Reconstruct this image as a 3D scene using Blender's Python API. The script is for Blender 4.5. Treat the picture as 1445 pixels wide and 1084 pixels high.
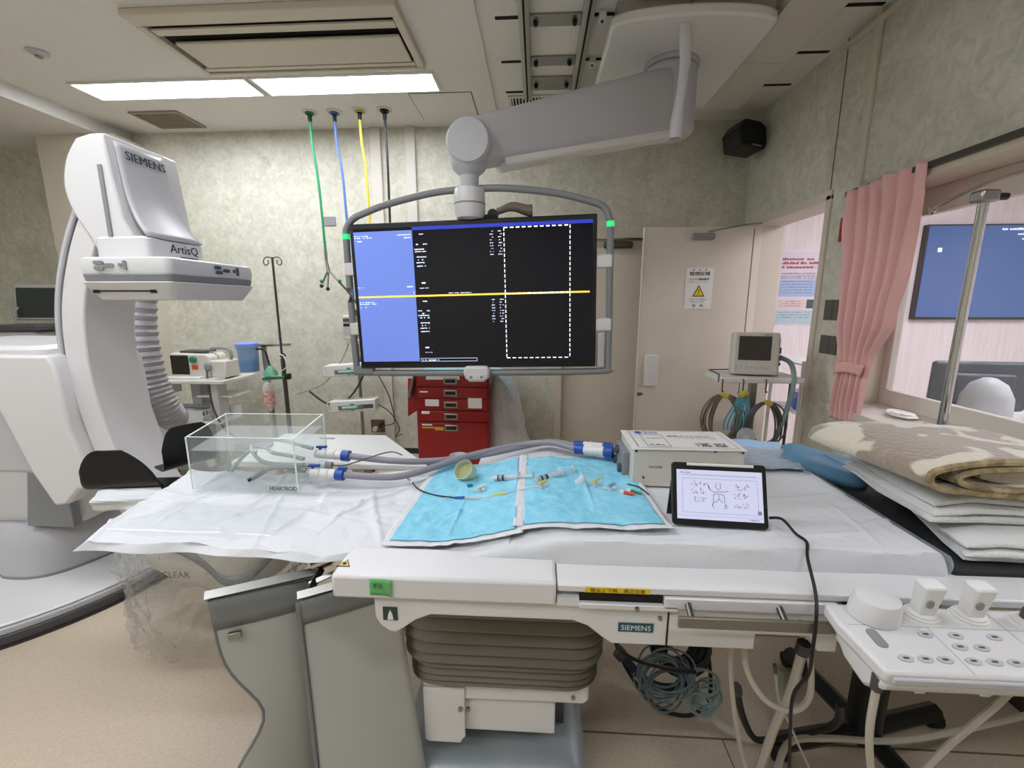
import bpy, bmesh, math, random
from mathutils import Vector, Matrix, noise
random.seed(7)
R = math.radians
for o in list(bpy.data.objects): bpy.data.objects.remove(o)
S = bpy.context.scene
COL = S.collection
# ------------------------------------------------------------------ camera, world, exposure
cd = bpy.data.cameras.new('camera'); cam = bpy.data.objects.new('camera', cd); COL.objects.link(cam)
cam.location = (0, 0, 1.5); cam.rotation_euler = (R(90 - 10.5), 0, R(3.3))
cd.sensor_width = 36; cd.lens = 610 / 1445 * 36; cd.clip_start = .02
S.camera = cam
w = bpy.data.worlds.new('world'); S.world = w; w.use_nodes = True
w.node_tree.nodes['Background'].inputs[0].default_value = (.55, .56, .58, 1)
w.node_tree.nodes['Background'].inputs[1].default_value = .15
S.view_settings.view_transform = 'Standard'; S.view_settings.look = 'None'
S.view_settings.exposure = 0.25; S.view_settings.gamma = 1; S.view_settings.use_curve_mapping = False
LAMP = 24.0          # brightness of the ceiling light diffusers
LAMP_NEXT = 34.0     # same, in the control room

# ------------------------------------------------------------------ materials
def lin(c):
    c = c.lstrip('#'); v = [int(c[i:i + 2], 16) / 255 for i in (0, 2, 4)]
    return tuple(x / 12.92 if x <= .04045 else ((x + .055) / 1.055) ** 2.4 for x in v) + (1,)
MATS = {}
def mat(name, col, rough=.5, metal=0, c2=None, scale=8, detail=4, bump=0, bscale=None, alpha=1, trans=0, ior=1.45,
        emit=0, spec=.5, stretch=None, contrast=(.35, .65), coat=0, sheen=0):
    if name in MATS: return MATS[name]
    m = bpy.data.materials.new(name); m.use_nodes = True; nt = m.node_tree; b = nt.nodes['Principled BSDF']
    b.inputs['Base Color'].default_value = lin(col); b.inputs['Roughness'].default_value = rough
    b.inputs['Metallic'].default_value = metal; b.inputs['Alpha'].default_value = alpha
    b.inputs['Transmission Weight'].default_value = trans; b.inputs['IOR'].default_value = ior
    b.inputs['Specular IOR Level'].default_value = spec; b.inputs['Coat Weight'].default_value = coat
    b.inputs['Sheen Weight'].default_value = sheen
    if emit:
        b.inputs['Emission Color'].default_value = lin(col); b.inputs['Emission Strength'].default_value = emit
    if c2 or bump:
        tc = nt.nodes.new('ShaderNodeTexCoord'); mp = nt.nodes.new('ShaderNodeMapping')
        nt.links.new(tc.outputs['Object'], mp.inputs[0])
        if stretch: mp.inputs['Scale'].default_value = stretch
    if c2:
        n = nt.nodes.new('ShaderNodeTexNoise'); n.inputs['Scale'].default_value = scale; n.inputs['Detail'].default_value = detail
        n.inputs['Distortion'].default_value = .6
        nt.links.new(mp.outputs[0], n.inputs['Vector'])
        r = nt.nodes.new('ShaderNodeValToRGB'); r.color_ramp.elements[0].color = lin(col); r.color_ramp.elements[1].color = lin(c2)
        r.color_ramp.elements[0].position = contrast[0]; r.color_ramp.elements[1].position = contrast[1]
        nt.links.new(n.outputs[0], r.inputs[0]); nt.links.new(r.outputs[0], b.inputs['Base Color'])
    if bump:
        n2 = nt.nodes.new('ShaderNodeTexNoise'); n2.inputs['Scale'].default_value = bscale or scale; n2.inputs['Detail'].default_value = 4
        nt.links.new(mp.outputs[0], n2.inputs['Vector'])
        bp = nt.nodes.new('ShaderNodeBump'); bp.inputs['Strength'].default_value = bump; bp.inputs['Distance'].default_value = .01
        nt.links.new(n2.outputs[0], bp.inputs['Height']); nt.links.new(bp.outputs[0], b.inputs['Normal'])
    MATS[name] = m
    return m
def film(name, col, tr, rough=.12, bump=0, bscale=30):      # thin clear sheet: part see-through, part glossy and milky
    if name in MATS: return MATS[name]
    m = bpy.data.materials.new(name); m.use_nodes = True; nt = m.node_tree
    for n in list(nt.nodes):
        if n.type == 'BSDF_PRINCIPLED': b = n
        elif n.type == 'OUTPUT_MATERIAL': out = n
    b.inputs['Base Color'].default_value = lin(col); b.inputs['Roughness'].default_value = rough
    t = nt.nodes.new('ShaderNodeBsdfTransparent'); mx = nt.nodes.new('ShaderNodeMixShader')
    t.inputs[0].default_value = (.97, .98, .98, 1)
    mx.inputs[0].default_value = 1 - tr
    nt.links.new(t.outputs[0], mx.inputs[1]); nt.links.new(b.outputs[0], mx.inputs[2]); nt.links.new(mx.outputs[0], out.inputs[0])
    if bump:
        n2 = nt.nodes.new('ShaderNodeTexNoise'); n2.inputs['Scale'].default_value = bscale
        bp = nt.nodes.new('ShaderNodeBump'); bp.inputs['Strength'].default_value = bump; bp.inputs['Distance'].default_value = .05
        nt.links.new(n2.outputs[0], bp.inputs['Height']); nt.links.new(bp.outputs[0], b.inputs['Normal'])
    MATS[name] = m
    return m
def wall_material():
    m = bpy.data.materials.new('mottled_wallpaper'); m.use_nodes = True; nt = m.node_tree; b = nt.nodes['Principled BSDF']
    tc = nt.nodes.new('ShaderNodeTexCoord')
    n = nt.nodes.new('ShaderNodeTexNoise'); n.inputs['Scale'].default_value = 3.2; n.inputs['Detail'].default_value = 8; n.inputs['Distortion'].default_value = 1.6; n.inputs['Roughness'].default_value = .62
    n2 = nt.nodes.new('ShaderNodeTexNoise'); n2.inputs['Scale'].default_value = 17; n2.inputs['Detail'].default_value = 8; n2.inputs['Distortion'].default_value = 1.2
    for q in (n, n2): nt.links.new(tc.outputs['Object'], q.inputs['Vector'])
    r1 = nt.nodes.new('ShaderNodeValToRGB'); r1.color_ramp.elements[0].position = .32; r1.color_ramp.elements[1].position = .68
    r1.color_ramp.elements[0].color = lin('#b3b19d'); r1.color_ramp.elements[1].color = lin('#dad6c8')
    r2 = nt.nodes.new('ShaderNodeValToRGB'); r2.color_ramp.elements[0].position = .3; r2.color_ramp.elements[1].position = .7
    r2.color_ramp.elements[0].color = lin('#adb19f'); r2.color_ramp.elements[1].color = lin('#dedacd')
    mx = nt.nodes.new('ShaderNodeMixRGB'); mx.inputs[0].default_value = .5
    nt.links.new(n.outputs[0], r1.inputs[0]); nt.links.new(n2.outputs[0], r2.inputs[0])
    nt.links.new(r1.outputs[0], mx.inputs[1]); nt.links.new(r2.outputs[0], mx.inputs[2]); nt.links.new(mx.outputs[0], b.inputs['Base Color'])
    b.inputs['Roughness'].default_value = .55
    bp = nt.nodes.new('ShaderNodeBump'); bp.inputs['Strength'].default_value = .12; bp.inputs['Distance'].default_value = .01
    nt.links.new(n2.outputs[0], bp.inputs['Height']); nt.links.new(bp.outputs[0], b.inputs['Normal'])
    return m
M = dict(
    wall=wall_material(),
    ceil=mat('ceiling_paint', '#dcd8d1', .8, c2='#e1ddd7', scale=40, bump=.15, bscale=160),
    beige=mat('beige_paint', '#cdc4b3', .5),
    floor=mat('vinyl_floor', '#b6a792', .33, c2='#c3b5a1', scale=90, detail=6, bump=.04, bscale=140, contrast=(.3, .7)),
    seam=mat('floor_seam', '#6d5d4b', .6),
    base=mat('baseboard_vinyl', '#2c2620', .5),
    door=mat('door_paint', '#d6ccbd', .42, c2='#dad1c3', scale=3),
    pink=mat('pink_panelling', '#e6dcdc', .6, c2='#f0e8e6', scale=5, stretch=(9, 9, .7), detail=6),
    metal=mat('brushed_steel', '#9a9a98', .32, 1),
    chrome=mat('chrome', '#cfcfcf', .12, 1),
    dkmetal=mat('dark_steel', '#5b5853', .35, .8),
    alu=mat('aluminium_rail', '#a5a39d', .4, .6),
    white=mat('white_enamel', '#d6d5d6', .32, coat=.15),
    white2=mat('white_plastic', '#dcdbd8', .4),
    offw=mat('cream_plastic', '#cfcac0', .45),
    lgrey=mat('light_grey_enamel', '#b9b9bd', .38),
    grey=mat('mid_grey_plastic', '#86888b', .45),
    dgrey=mat('dark_grey_plastic', '#4a4b4d', .5),
    black=mat('black_plastic', '#131314', .38),
    rubber=mat('black_rubber', '#1c1b1b', .7),
    slot=mat('dark_gap', '#17140f', .9),
    sheet=mat('white_sheet', '#d3d5d9', .7, bump=.35, bscale=30),
    blue=mat('blue_pad', '#79c3de', .8, c2='#8fd0e6', scale=26, bump=.35, bscale=60),
    bellow=mat('grey_brown_bellows', '#746d62', .6),
    lead=mat('lead_vinyl', '#aeafac', .5, bump=.08, bscale=12),
    leadedge=mat('lead_vinyl_edge', '#77797a', .5),
    text=mat('navy_ink', '#1f2c45', .5), ink=mat('black_ink', '#151515', .6),
    teal=mat('teal_print', '#1d5563', .5),
    yellow=mat('yellow_print', '#e2bf2a', .5), red=mat('red_enamel', '#8f0d12', .28, coat=.3),
    hose=mat('grey_hose', '#8d8b95', .4), cord=mat('ivory_cable', '#b9b3a6', .5), bcord=mat('black_cable', '#131313', .5),
    bluep=mat('blue_plastic', '#1f4da0', .35), green=mat('green_plastic', '#1c7a4c', .4),
    paper=mat('white_paper', '#e6e4e0', .7),
    pinkc=mat('pink_curtain_cloth', '#e2b2ae', .85, sheen=.3, bump=.1, bscale=200),
    glass=film('window_glass', '#dfe6e6', .93, .03), acryl=film('clear_acrylic', '#eef3f1', .92, .04),
    acredge=mat('acrylic_edge', '#e9efe9', .3),
    bag=film('clear_plastic_bag', '#dad7d3', .78, .06, 1, 45), clear=film('clear_polycarbonate', '#dfe6ea', .48, .08),
    lamp=mat('light_diffuser', '#f6f9ff', .5, emit=LAMP), lamp2=mat('light_diffuser_next_room', '#f4f1ff', .5, emit=LAMP_NEXT),
    towel=mat('white_terry', '#dddddc', .95, sheen=.4, bump=.5, bscale=180),
    blackpad=mat('black_table_pad', '#202223', .7),
)

# ------------------------------------------------------------------ mesh helpers
def cat_spline(p, n=8, closed=False):
    p = [Vector(q) for q in p]; out = []
    N = len(p)
    for i in range(N if closed else N - 1):
        if closed: a, b, c, d = p[i - 1], p[i], p[(i + 1) % N], p[(i + 2) % N]
        else: a, b, c, d = p[max(i - 1, 0)], p[i], p[i + 1], p[min(i + 2, N - 1)]
        for k in range(n):
            t = k / n
            out.append(.5 * ((2 * b) + (c - a) * t + (2 * a - 5 * b + 4 * c - d) * t * t + (3 * b - a - 3 * c + d) * t ** 3))
    if not closed: out.append(p[-1])
    return out
class MB:
    def __init__(s, T=None): s.v = []; s.f = []; s.T = T
    def add(s, vs, fs):
        o = len(s.v); s.v += [Vector(q) for q in vs]; s.f += [[i + o for i in q] for q in fs]; return s
    def box(s, x0, x1, y0, y1, z0, z1, T=None):
        vs = [Vector((x, y, z)) for x in (x0, x1) for y in (y0, y1) for z in (z0, z1)]
        if T: vs = [T @ q for q in vs]
        return s.add(vs, [(0, 1, 3, 2), (4, 6, 7, 5), (0, 4, 5, 1), (2, 3, 7, 6), (0, 2, 6, 4), (1, 5, 7, 3)])
    def cb(s, c, d, rz=0, rx=0, ry=0):
        T = Matrix.Translation(c) @ Matrix.Rotation(rz, 4, 'Z') @ Matrix.Rotation(ry, 4, 'Y') @ Matrix.Rotation(rx, 4, 'X')
        return s.box(-d[0] / 2, d[0] / 2, -d[1] / 2, d[1] / 2, -d[2] / 2, d[2] / 2, T)
    def cyl(s, a, b, r0, r1=None, n=18):
        a, b = Vector(a), Vector(b); r1 = r0 if r1 is None else r1
        q = (b - a).to_track_quat('Z', 'Y').to_matrix()
        vs = []
        for c, r in ((a, r0), (b, r1)):
            for i in range(n):
                t = 2 * math.pi * i / n; vs.append(c + q @ Vector((r * math.cos(t), r * math.sin(t), 0)))
        fs = [(i, (i + 1) % n, n + (i + 1) % n, n + i) for i in range(n)] + [tuple(range(n))[::-1], tuple(range(n, 2 * n))]
        return s.add(vs, fs)
    def tube(s, pts, r, n=8, closed=False, caps=True):
        p = [Vector(q) for q in pts]; N = len(p); vs = []; fs = []
        rr = r if callable(r) else (lambda t: r)
        d0 = (p[1] - p[0]).normalized(); up = Vector((0, 0, 1)) if abs(d0.z) < .9 else Vector((1, 0, 0))
        nrm = (up - d0 * up.dot(d0)).normalized()
        for i in range(N):
            if closed: d = (p[(i + 1) % N] - p[i - 1])
            else: d = p[min(i + 1, N - 1)] - p[max(i - 1, 0)]
            if d.length < 1e-9: d = d0
            d = d.normalized(); nrm = (nrm - d * nrm.dot(d)).normalized(); bn = d.cross(nrm)
            rad = rr(i / (N - 1))
            for k in range(n):
                t = 2 * math.pi * k / n; vs.append(p[i] + (nrm * math.cos(t) + bn * math.sin(t)) * rad)
        for i in range(N if closed else N - 1):
            for k in range(n):
                a, b = i * n + k, i * n + (k + 1) % n; j = (i + 1) % N
                fs.append((a, b, j * n + (k + 1) % n, j * n + k))
        if not closed and caps: fs += [tuple(range(n))[::-1], tuple(range((N - 1) * n, N * n))]
        return s.add(vs, fs)
    def prism(s, poly, ax, a, b):
        n = len(poly)
        def mk(p, v): return {'x': (v, p[0], p[1]), 'y': (p[0], v, p[1]), 'z': (p[0], p[1], v)}[ax]
        vs = [mk(p, a) for p in poly] + [mk(p, b) for p in poly]
        fs = [tuple(range(n))[::-1], tuple(range(n, 2 * n))] + [(i, (i + 1) % n, n + (i + 1) % n, n + i) for i in range(n)]
        return s.add(vs, fs)
    def grid(s, fn, nu, nv, closeu=False):
        vs = [fn(i / nu, j / nv) for i in range(nu + (0 if closeu else 1)) for j in range(nv + 1)]
        m = nv + 1; fs = []; c = nu if closeu else nu + 1
        for i in range(nu):
            for j in range(nv):
                a = i * m + j; b = ((i + 1) % c) * m + j
                fs.append((a, b, b + 1, a + 1))
        return s.add(vs, fs)
    def lathe(s, prof, c=(0, 0, 0), n=24, ax=None):
        c = Vector(c); q = Matrix.Identity(3) if ax is None else Vector(ax).to_track_quat('Z', 'Y').to_matrix()
        vs = []; m = len(prof)
        for i in range(n):
            t = 2 * math.pi * i / n
            for r, z in prof: vs.append(c + q @ Vector((r * math.cos(t), r * math.sin(t), z)))
        fs = []
        for i in range(n):
            for j in range(m - 1): fs.append((i * m + j, ((i + 1) % n) * m + j, ((i + 1) % n) * m + j + 1, i * m + j + 1))
        fs.append(tuple(i * m for i in range(n))[::-1]); fs.append(tuple(i * m + m - 1 for i in range(n)))
        return s.add(vs, fs)
    def ball(s, c, r, nu=20, nv=12):
        c = Vector(c); r = Vector(r) if hasattr(r, '__len__') else Vector((r, r, r))
        pr = []
        return s.grid(lambda u, v: c + Vector((r.x * math.cos(2 * math.pi * u) * math.sin(math.pi * (.001 + .998 * v)), r.y * math.sin(2 * math.pi * u) * math.sin(math.pi * (.001 + .998 * v)), -r.z * math.cos(math.pi * v))), nu, nv, True)
    def loft(s, rings, caps=True):
        n = len(rings[0]); vs = [q for r in rings for q in r]; fs = []
        for i in range(len(rings) - 1):
            for k in range(n): fs.append((i * n + k, i * n + (k + 1) % n, (i + 1) * n + (k + 1) % n, (i + 1) * n + k))
        if caps: fs += [tuple(range(n))[::-1], tuple(range((len(rings) - 1) * n, len(rings) * n))]
        return s.add(vs, fs)
    def quad(s, *p): return s.add(p, [tuple(range(len(p)))])
    def build(s, name, m, parent=None, bevel=0, seg=2, smooth=True, ang=35, solid=0, label=None, cat=None, group=None, kind=None, recalc=True, sub=0):
        vs = [s.T @ q for q in s.v] if s.T else s.v
        lo = [min(q[i] for q in vs) for i in range(3)]; hi = [max(q[i] for q in vs) for i in range(3)]
        c = Vector(((lo[0] + hi[0]) / 2, (lo[1] + hi[1]) / 2, lo[2]))
        me = bpy.data.meshes.new(name); me.from_pydata([q - c for q in vs], [], s.f)
        if recalc:
            bm = bmesh.new(); bm.from_mesh(me); bmesh.ops.recalc_face_normals(bm, faces=bm.faces); bm.to_mesh(me); bm.free()
        o = bpy.data.objects.new(name, me); COL.objects.link(o)
        if isinstance(m, str): m = M[m]
        me.materials.append(m)
        if smooth:
            me.shade_smooth(); me.set_sharp_from_angle(angle=R(ang))
        if solid:
            md = o.modifiers.new('thickness', 'SOLIDIFY'); md.thickness = solid; md.offset = 0
        if sub:
            md = o.modifiers.new('smooth', 'SUBSURF'); md.levels = sub; md.render_levels = sub
        if bevel:
            md = o.modifiers.new('round', 'BEVEL'); md.width = bevel; md.segments = seg; md.limit_method = 'ANGLE'; md.angle_limit = R(40)
            if smooth: md.harden_normals = False
        pl = Vector((0, 0, 0))
        if parent:
            o.parent = parent; q = parent
            while q: pl += q.location; q = q.parent
        o.location = c - pl
        tag(o, label, cat, group, kind)
        return o
def tag(o, label=None, cat=None, group=None, kind=None):
    for k, v in (('label', label), ('category', cat), ('group', group), ('kind', kind)):
        if v: o[k] = v
    return o
def thing(name, label, cat, loc, group=None):
    o = bpy.data.objects.new(name, None); COL.objects.link(o); o.location = loc; o.empty_display_size = .05
    return tag(o, label, cat, group)
def box(name, m, x0, x1, y0, y1, z0, z1, parent=None, bevel=0, **k):
    return MB().box(x0, x1, y0, y1, z0, z1).build(name, m, parent, bevel, **k)
def text(s, c, xd, ud, h, m, parent, name='lettering', w=None, ext=.0006, label=None, bold=0):
    """flat print: string s, centred at c, reading along xd, letters standing along ud, cap height about h"""
    cu = bpy.data.curves.new(name, 'FONT'); cu.body = s; cu.resolution_u = 2; cu.size = 1
    t = bpy.data.objects.new(name, cu); COL.objects.link(t)
    dg = bpy.context.evaluated_depsgraph_get()
    me = bpy.data.meshes.new_from_object(t.evaluated_get(dg)); bpy.data.objects.remove(t)
    co = [q.co.copy() for q in me.vertices]
    if not co: return None
    x0, x1 = min(q.x for q in co), max(q.x for q in co); y0, y1 = min(q.y for q in co), max(q.y for q in co)
    ky = h / max(y1 - y0, 1e-6); kx = (w / (x1 - x0)) if w else ky
    xd = Vector(xd).normalized(); ud = Vector(ud); ud = (ud - xd * ud.dot(xd)).normalized(); nd = xd.cross(ud)
    b = MB()
    for k_, sh_ in enumerate((0, -bold * h, bold * h) if bold else (0,)):
        b.add([Vector(c) + xd * ((q.x - (x0 + x1) / 2) * kx + sh_) + ud * ((q.y - (y0 + y1) / 2) * ky) + nd * (ext + .00008 * k_) for q in co], [tuple(p.vertices) for p in me.polygons])
    return b.build(name, m, parent, smooth=False, recalc=False, label=label)
def plate(c, xd, ud, w, h, m, parent, name, t=.0012, **k):
    """thin rectangular plate centred at c facing xd x ud"""
    xd = Vector(xd).normalized(); ud = Vector(ud); ud = (ud - xd * ud.dot(xd)).normalized(); nd = xd.cross(ud); c = Vector(c)
    T = Matrix((xd, ud, nd)).transposed().to_4x4(); T.translation = c
    return MB().box(-w / 2, w / 2, -h / 2, h / 2, -t / 2, t / 2, T).build(name, m, parent, **k)
def strokes(c, xd, ud, rects, m, parent, name, off=.001):
    """many small flat print marks joined into one: rects are (x0,x1,y0,y1) in the plane's own axes"""
    xd = Vector(xd).normalized(); ud = Vector(ud); ud = (ud - xd * ud.dot(xd)).normalized(); nd = xd.cross(ud); c = Vector(c)
    b = MB()
    for x0, x1, y0, y1 in rects:
        b.add([c + xd * x + ud * y + nd * off for x, y in ((x0, y0), (x1, y0), (x1, y1), (x0, y1))], [(0, 1, 2, 3)])
    return b.build(name, m, parent, smooth=False, recalc=False, kind='stuff' if len(rects) > 1 else None)
def illegible(x0, x1, y, h, rnd, fill=.75):
    out = []; x = x0
    while x < x1:
        wd = h * rnd.uniform(.4, .9); wd = min(wd, x1 - x)
        if rnd.random() < fill: out.append((x, x + wd * .8, y, y + h * rnd.uniform(.6, 1)))
        x += wd
    return out
def copy_tree(o, parent=None, loc=None):
    c = o.copy(); COL.objects.link(c)
    if parent: c.parent = parent
    if loc is not None: c.location = loc
    for ch in list(o.children): copy_tree(ch, c)
    return c
def nz(x, y, z=0, s=1.0): return noise.noise(Vector((x * s, y * s, z * s)))
def rrect(x0, x1, y0, y1, r, n=5):
    out = []
    for cx, cy, a in ((x1 - r, y1 - r, 0), (x0 + r, y1 - r, 90), (x0 + r, y0 + r, 180), (x1 - r, y0 + r, 270)):
        for i in range(n + 1):
            t = R(a + 90 * i / n); out.append((cx + r * math.cos(t), cy + r * math.sin(t)))
    return out
# ================================================================== the room
K = dict(kind='structure')
box('floor', 'floor', -5.4, 6.2, -2.4, 4.95, -.1, 0, smooth=False, **K)
fl = bpy.data.objects['floor']
box('seam', 'seam', .15, 1.8, 1.30, 1.306, 0, .0012, fl)
box('seam', 'seam', .66, .664, 1.18, 1.30, 0, .0012, fl)
WB, WR, WL, WF, HC = 4.15, 1.83, -5.4, -2.4, 3.05
b = MB(); b.box(WL, .24, WB, WB + .15, 0, HC + .05); b.box(.24, 1.28, WB, WB + .15, 2.11, HC + .05); b.box(1.28, WR + .2, WB, WB + .15, 0, HC + .05)
b.build('wall_back', 'wall', smooth=False, **K)
box('wall_left', 'wall', WL - .15, WL, WF, WB + .15, 0, HC + .05, smooth=False, **K)
box('wall_front', 'wall', WL - .15, WR + .2, WF - .15, WF, 0, HC + .05, smooth=False, **K)
# right wall with doorway and window openings
b = MB(); x0, x1 = WR, WR + .2
b.box(x0, x1, WF, .1, 0, HC + .05); b.box(x0, x1, .1, 2.6, 0, .86); b.box(x0, x1, .1, 2.6, 2.1, HC + .05)
b.box(x0, x1, 2.6, 3.0, 0, HC + .05); b.box(x0, x1, 3.0, 3.9, 2.17, HC + .05); b.box(x0, x1, 3.9, WB, 0, HC + .05)
b.build('wall_right', 'wall', smooth=False, **K)
box('wall_pillar', 'beige', -4.36, -3.66, 3.83, WB, 0, 2.94, smooth=False, **K)
# ceiling with its lower strip on the left
box('ceiling', 'ceil', WL, WR + .2, WF, WB, HC, HC + .1, smooth=False, **K)
box('ceiling', 'ceil', WL, -3.80, WF, WB, 2.94, HC, smooth=False, **K)
box('trim_1', 'white2', -3.80, -3.785, WF, WB, 2.94, 3.05, **K)
box('trim_2', 'ceil', -.375, -.345, WF, WB, 3.035, 3.05, **K)
# baseboards
box('baseboard_back', 'base', -3.66, .18, WB - .012, WB, 0, .055, **K)
b = MB(); b.box(WR - .012, WR, .1, 2.96, 0, .06); b.build('baseboard_right', 'base', **K)
# wall strips and seams
for i, (a, c) in enumerate(((-1.52, -1.42), (-1.20, -1.105))):
    box('trim_%d' % (3 + i), 'offw', a, c, WB - .03, WB, .06, HC, bevel=.006, **K)
box('trim_5', 'beige', WR - .022, WR, 2.72, 2.765, 2.13, HC, bevel=.004, **K)
box('trim_6', 'seam', WR - .003, WR, 2.997, 3.003, 2.2, HC, **K)
b = MB(); b.box(WR - .04, WR, WF, 3.0, 2.985, 3.0); b.build('trim_7', 'beige', bevel=.004, **K)
# back door in its frame
f = MB(); f.box(.17, .24, WB - .03, WB + .15, 0, 2.11); f.box(1.28, 1.35, WB - .03, WB + .15, 0, 2.11); f.box(.17, 1.35, WB - .03, WB + .15, 2.08, 2.15)
f.build('trim_8', 'beige', bevel=.004, **K)
d = box('door_1', 'door', .24, 1.28, WB + .03, WB + .075, .01, 2.08, bevel=.003, **K)
c = MB(); c.box(.60, .86, WB - .02, WB + .03, 2.0, 2.055); c.build('door_closer', 'dkmetal', d, bevel=.012)
c = MB(); c.tube([(.62, WB - .03, 2.06), (.80, WB - .09, 2.07), (.98, WB - .02, 2.075)], .009, 6); c.build('closer_arm', 'dkmetal', d)
# right doorway lining and the opened leaf
f = MB(); f.box(WR - .015, WR + .215, 2.965, 3.01, 0, 2.17); f.box(WR - .015, WR + .215, 3.89, 3.93, 0, 2.17); f.box(WR - .015, WR + .215, 2.965, 3.93, 2.14, 2.2)
f.build('trim_9', 'beige', bevel=.004, **K)
dl = box('door_2', 'door', .873, 1.80, 3.75, 3.79, .01, 2.115, bevel=.003, **K)
MB().box(1.24, 1.42, 3.70, 3.75, 2.01, 2.06).build('door_closer', 'grey', dl, bevel=.014)
MB().tube([(1.36, 3.705, 2.068), (1.62, 3.66, 2.11), (1.79, 3.74, 2.135)], .007, 6).build('closer_arm', 'metal', dl)
box('edge_strip', 'offw', .866, .874, 3.745, 3.795, .01, 2.115, dl)
box('push_plate', 'white2', .925, 1.04, 3.735, 3.75, .80, 1.07, dl, bevel=.006)
box('hinge_strip', 'seam', 1.735, 1.741, 3.748, 3.751, .02, 2.10, dl)
MB().cyl((.88, 3.745, .73), (.92, 3.745, .73), .012, n=8).build('scuff_guard', 'dgrey', dl)
# warning notice on the leaf
sg = thing('warning_notice', 'white notice with yellow warning triangle and Japanese print on open door', 'sign', (1.333, 3.748, 1.46))
X_, U_ = (1, 0, 0), (0, 0, 1)
plate((1.333, 3.747, 1.626), X_, U_, .222, .335, 'paper', sg, 'sheet')
text('・・・', (1.333, 3.7455, 1.775), X_, U_, .012, 'ink', sg, w=.11)
text('管理区域', (1.333, 3.7455, 1.745), X_, U_, .032, 'ink', sg, w=.165, bold=.03)
text('エックス線診療室', (1.333, 3.7455, 1.70), X_, U_, .02, 'ink', sg, w=.155, bold=.02)
text('許可なくして立ち入りを禁ず', (1.325, 3.7455, 1.676), X_, U_, .009, 'ink', sg, w=.15)
text('許可なく立入る事を固く', (1.333, 3.7455, 1.537), X_, U_, .012, 'ink', sg, w=.145)
text('お断りします', (1.325, 3.7455, 1.518), X_, U_, .012, 'ink', sg, w=.12)
text('院　長', (1.333, 3.7455, 1.486), X_, U_, .022, 'ink', sg, w=.085, bold=.02)
tr = MB().prism([(1.283, 1.56), (1.383, 1.56), (1.333, 1.652)], 'y', 3.744, 3.7465); tr = tr.build('triangle_border', 'ink', sg)
MB().prism([(1.294, 1.567), (1.372, 1.567), (1.333, 1.638)], 'y', 3.742, 3.7438).build('triangle', 'yellow', tr)
text('!', (1.333, 3.7415, 1.597), X_, U_, .042, 'ink', tr)
# ---- control room beyond the right wall
PX = 'pink'
box('wall_control_back', PX, WR + .2, 6.2, 4.7, 4.85, 0, 2.75, smooth=False, **K)
box('wall_control_right', PX, 6.2, 6.35, -1.2, 4.85, 0, 2.75, smooth=False, **K)
box('wall_control_front', PX, WR + .2, 6.2, -1.35, -1.2, 0, 2.75, smooth=False, **K)
box('ceiling', 'ceil', WR + .2, 6.2, -1.2, 4.7, 2.7, 2.8, smooth=False, **K)
# window: lining, glass frame, panes, sill
wn = MB(); y0, y1 = .1, 2.6
wn.box(WR - .02, WR + .21, y1 - .012, y1 + .03, .86, 2.12); wn.box(WR - .02, WR + .21, y0 - .03, y0 + .012, .86, 2.12); wn.box(WR - .03, WR + .21, y0 - .03, y1 + .06, 2.08, 2.12)
wo = wn.build('window_1', 'beige', bevel=.004, **K)
f = MB(); fx0, fx1 = WR + .16, WR + .2
f.box(fx0, fx1, y0, y1 - .012, .93, 1.02); f.box(fx0, fx1, y0, y1 - .012, 1.95, 2.08); f.box(fx0, fx1, y1 - .06, y1 - .012, 1.02, 1.95); f.box(fx0, fx1, y0, y0 + .05, 1.02, 1.95)
f.build('window_frame', 'offw', wo, bevel=.004)
box('pane', 'glass', fx0 + .017, fx0 + .023, y0 + .05, y1 - .06, 1.02, 1.95, wo)
b = MB(); b.prism([(WR - .07, .875), (WR - .07, .905), (WR + .2, .935), (WR + .2, .86), (WR - .07, .86)], 'y', y0 - .06, y1 + .07); b.build('window_sill', 'offw', wo, bevel=.006)
box('curtain_rail', 'dkmetal', WR - .05, WR - .02, .1, 2.78, 2.115, 2.14, wo)
# blind bracket hooks near the window head
b = MB(); b.tube(cat_spline([(1.79, 2.20, 1.93), (1.77, 2.16, 1.90), (1.77, 2.12, 1.93), (1.78, 1.9, 1.975), (1.78, 1.4, 1.985)], 6), .008, 6)
b.build('curtain_track', 'chrome', wo)
# ================================================================== ceiling fittings
def ceiling_lamp(x0, x1, y0, y1, z, label, m='lamp'):
    t = thing('ceiling_light', label, 'light', ((x0 + x1) / 2, (y0 + y1) / 2, z - .012), 'recessed ceiling light panels')
    f = MB(); e = .018
    for a in ((x0, x1, y0, y0 + e), (x0, x1, y1 - e, y1), (x0, x0 + e, y0 + e, y1 - e), (x1 - e, x1, y0 + e, y1 - e)): f.box(*a, z - .014, z)
    f.build('frame', 'white2', t)
    box('diffuser', m, x0 + e, x1 - e, y0 + e, y1 - e, z - .008, z - .001, t)
    return t
ceiling_lamp(-3.36, -2.05, 3.22, 3.49, HC, 'bright ceiling light panel beside the brown vent grille, left of the pair')
ceiling_lamp(-2.02, -.72, 3.22, 3.49, HC, 'bright ceiling light panel above the hanging gas hoses, right of the pair')
for k, (x, y) in enumerate(((-3.0, 1.0), (-1.5, 1.0), (-3.0, -1.0), (-1.5, -1.0), (.75, -.4))):  # last panel is an added light, placed to brighten the right wall
    ceiling_lamp(x - (.65 if x < 0 else .45), x + (.65 if x < 0 else .45), y - .135, y + .135, HC, 'ceiling light panel overhead in ' + ('the left of the row above the floor', 'the right of the row above the floor', 'the left of the rearmost row', 'the middle of the rearmost row', 'the right part, added to brighten the right wall')[k])
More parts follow.
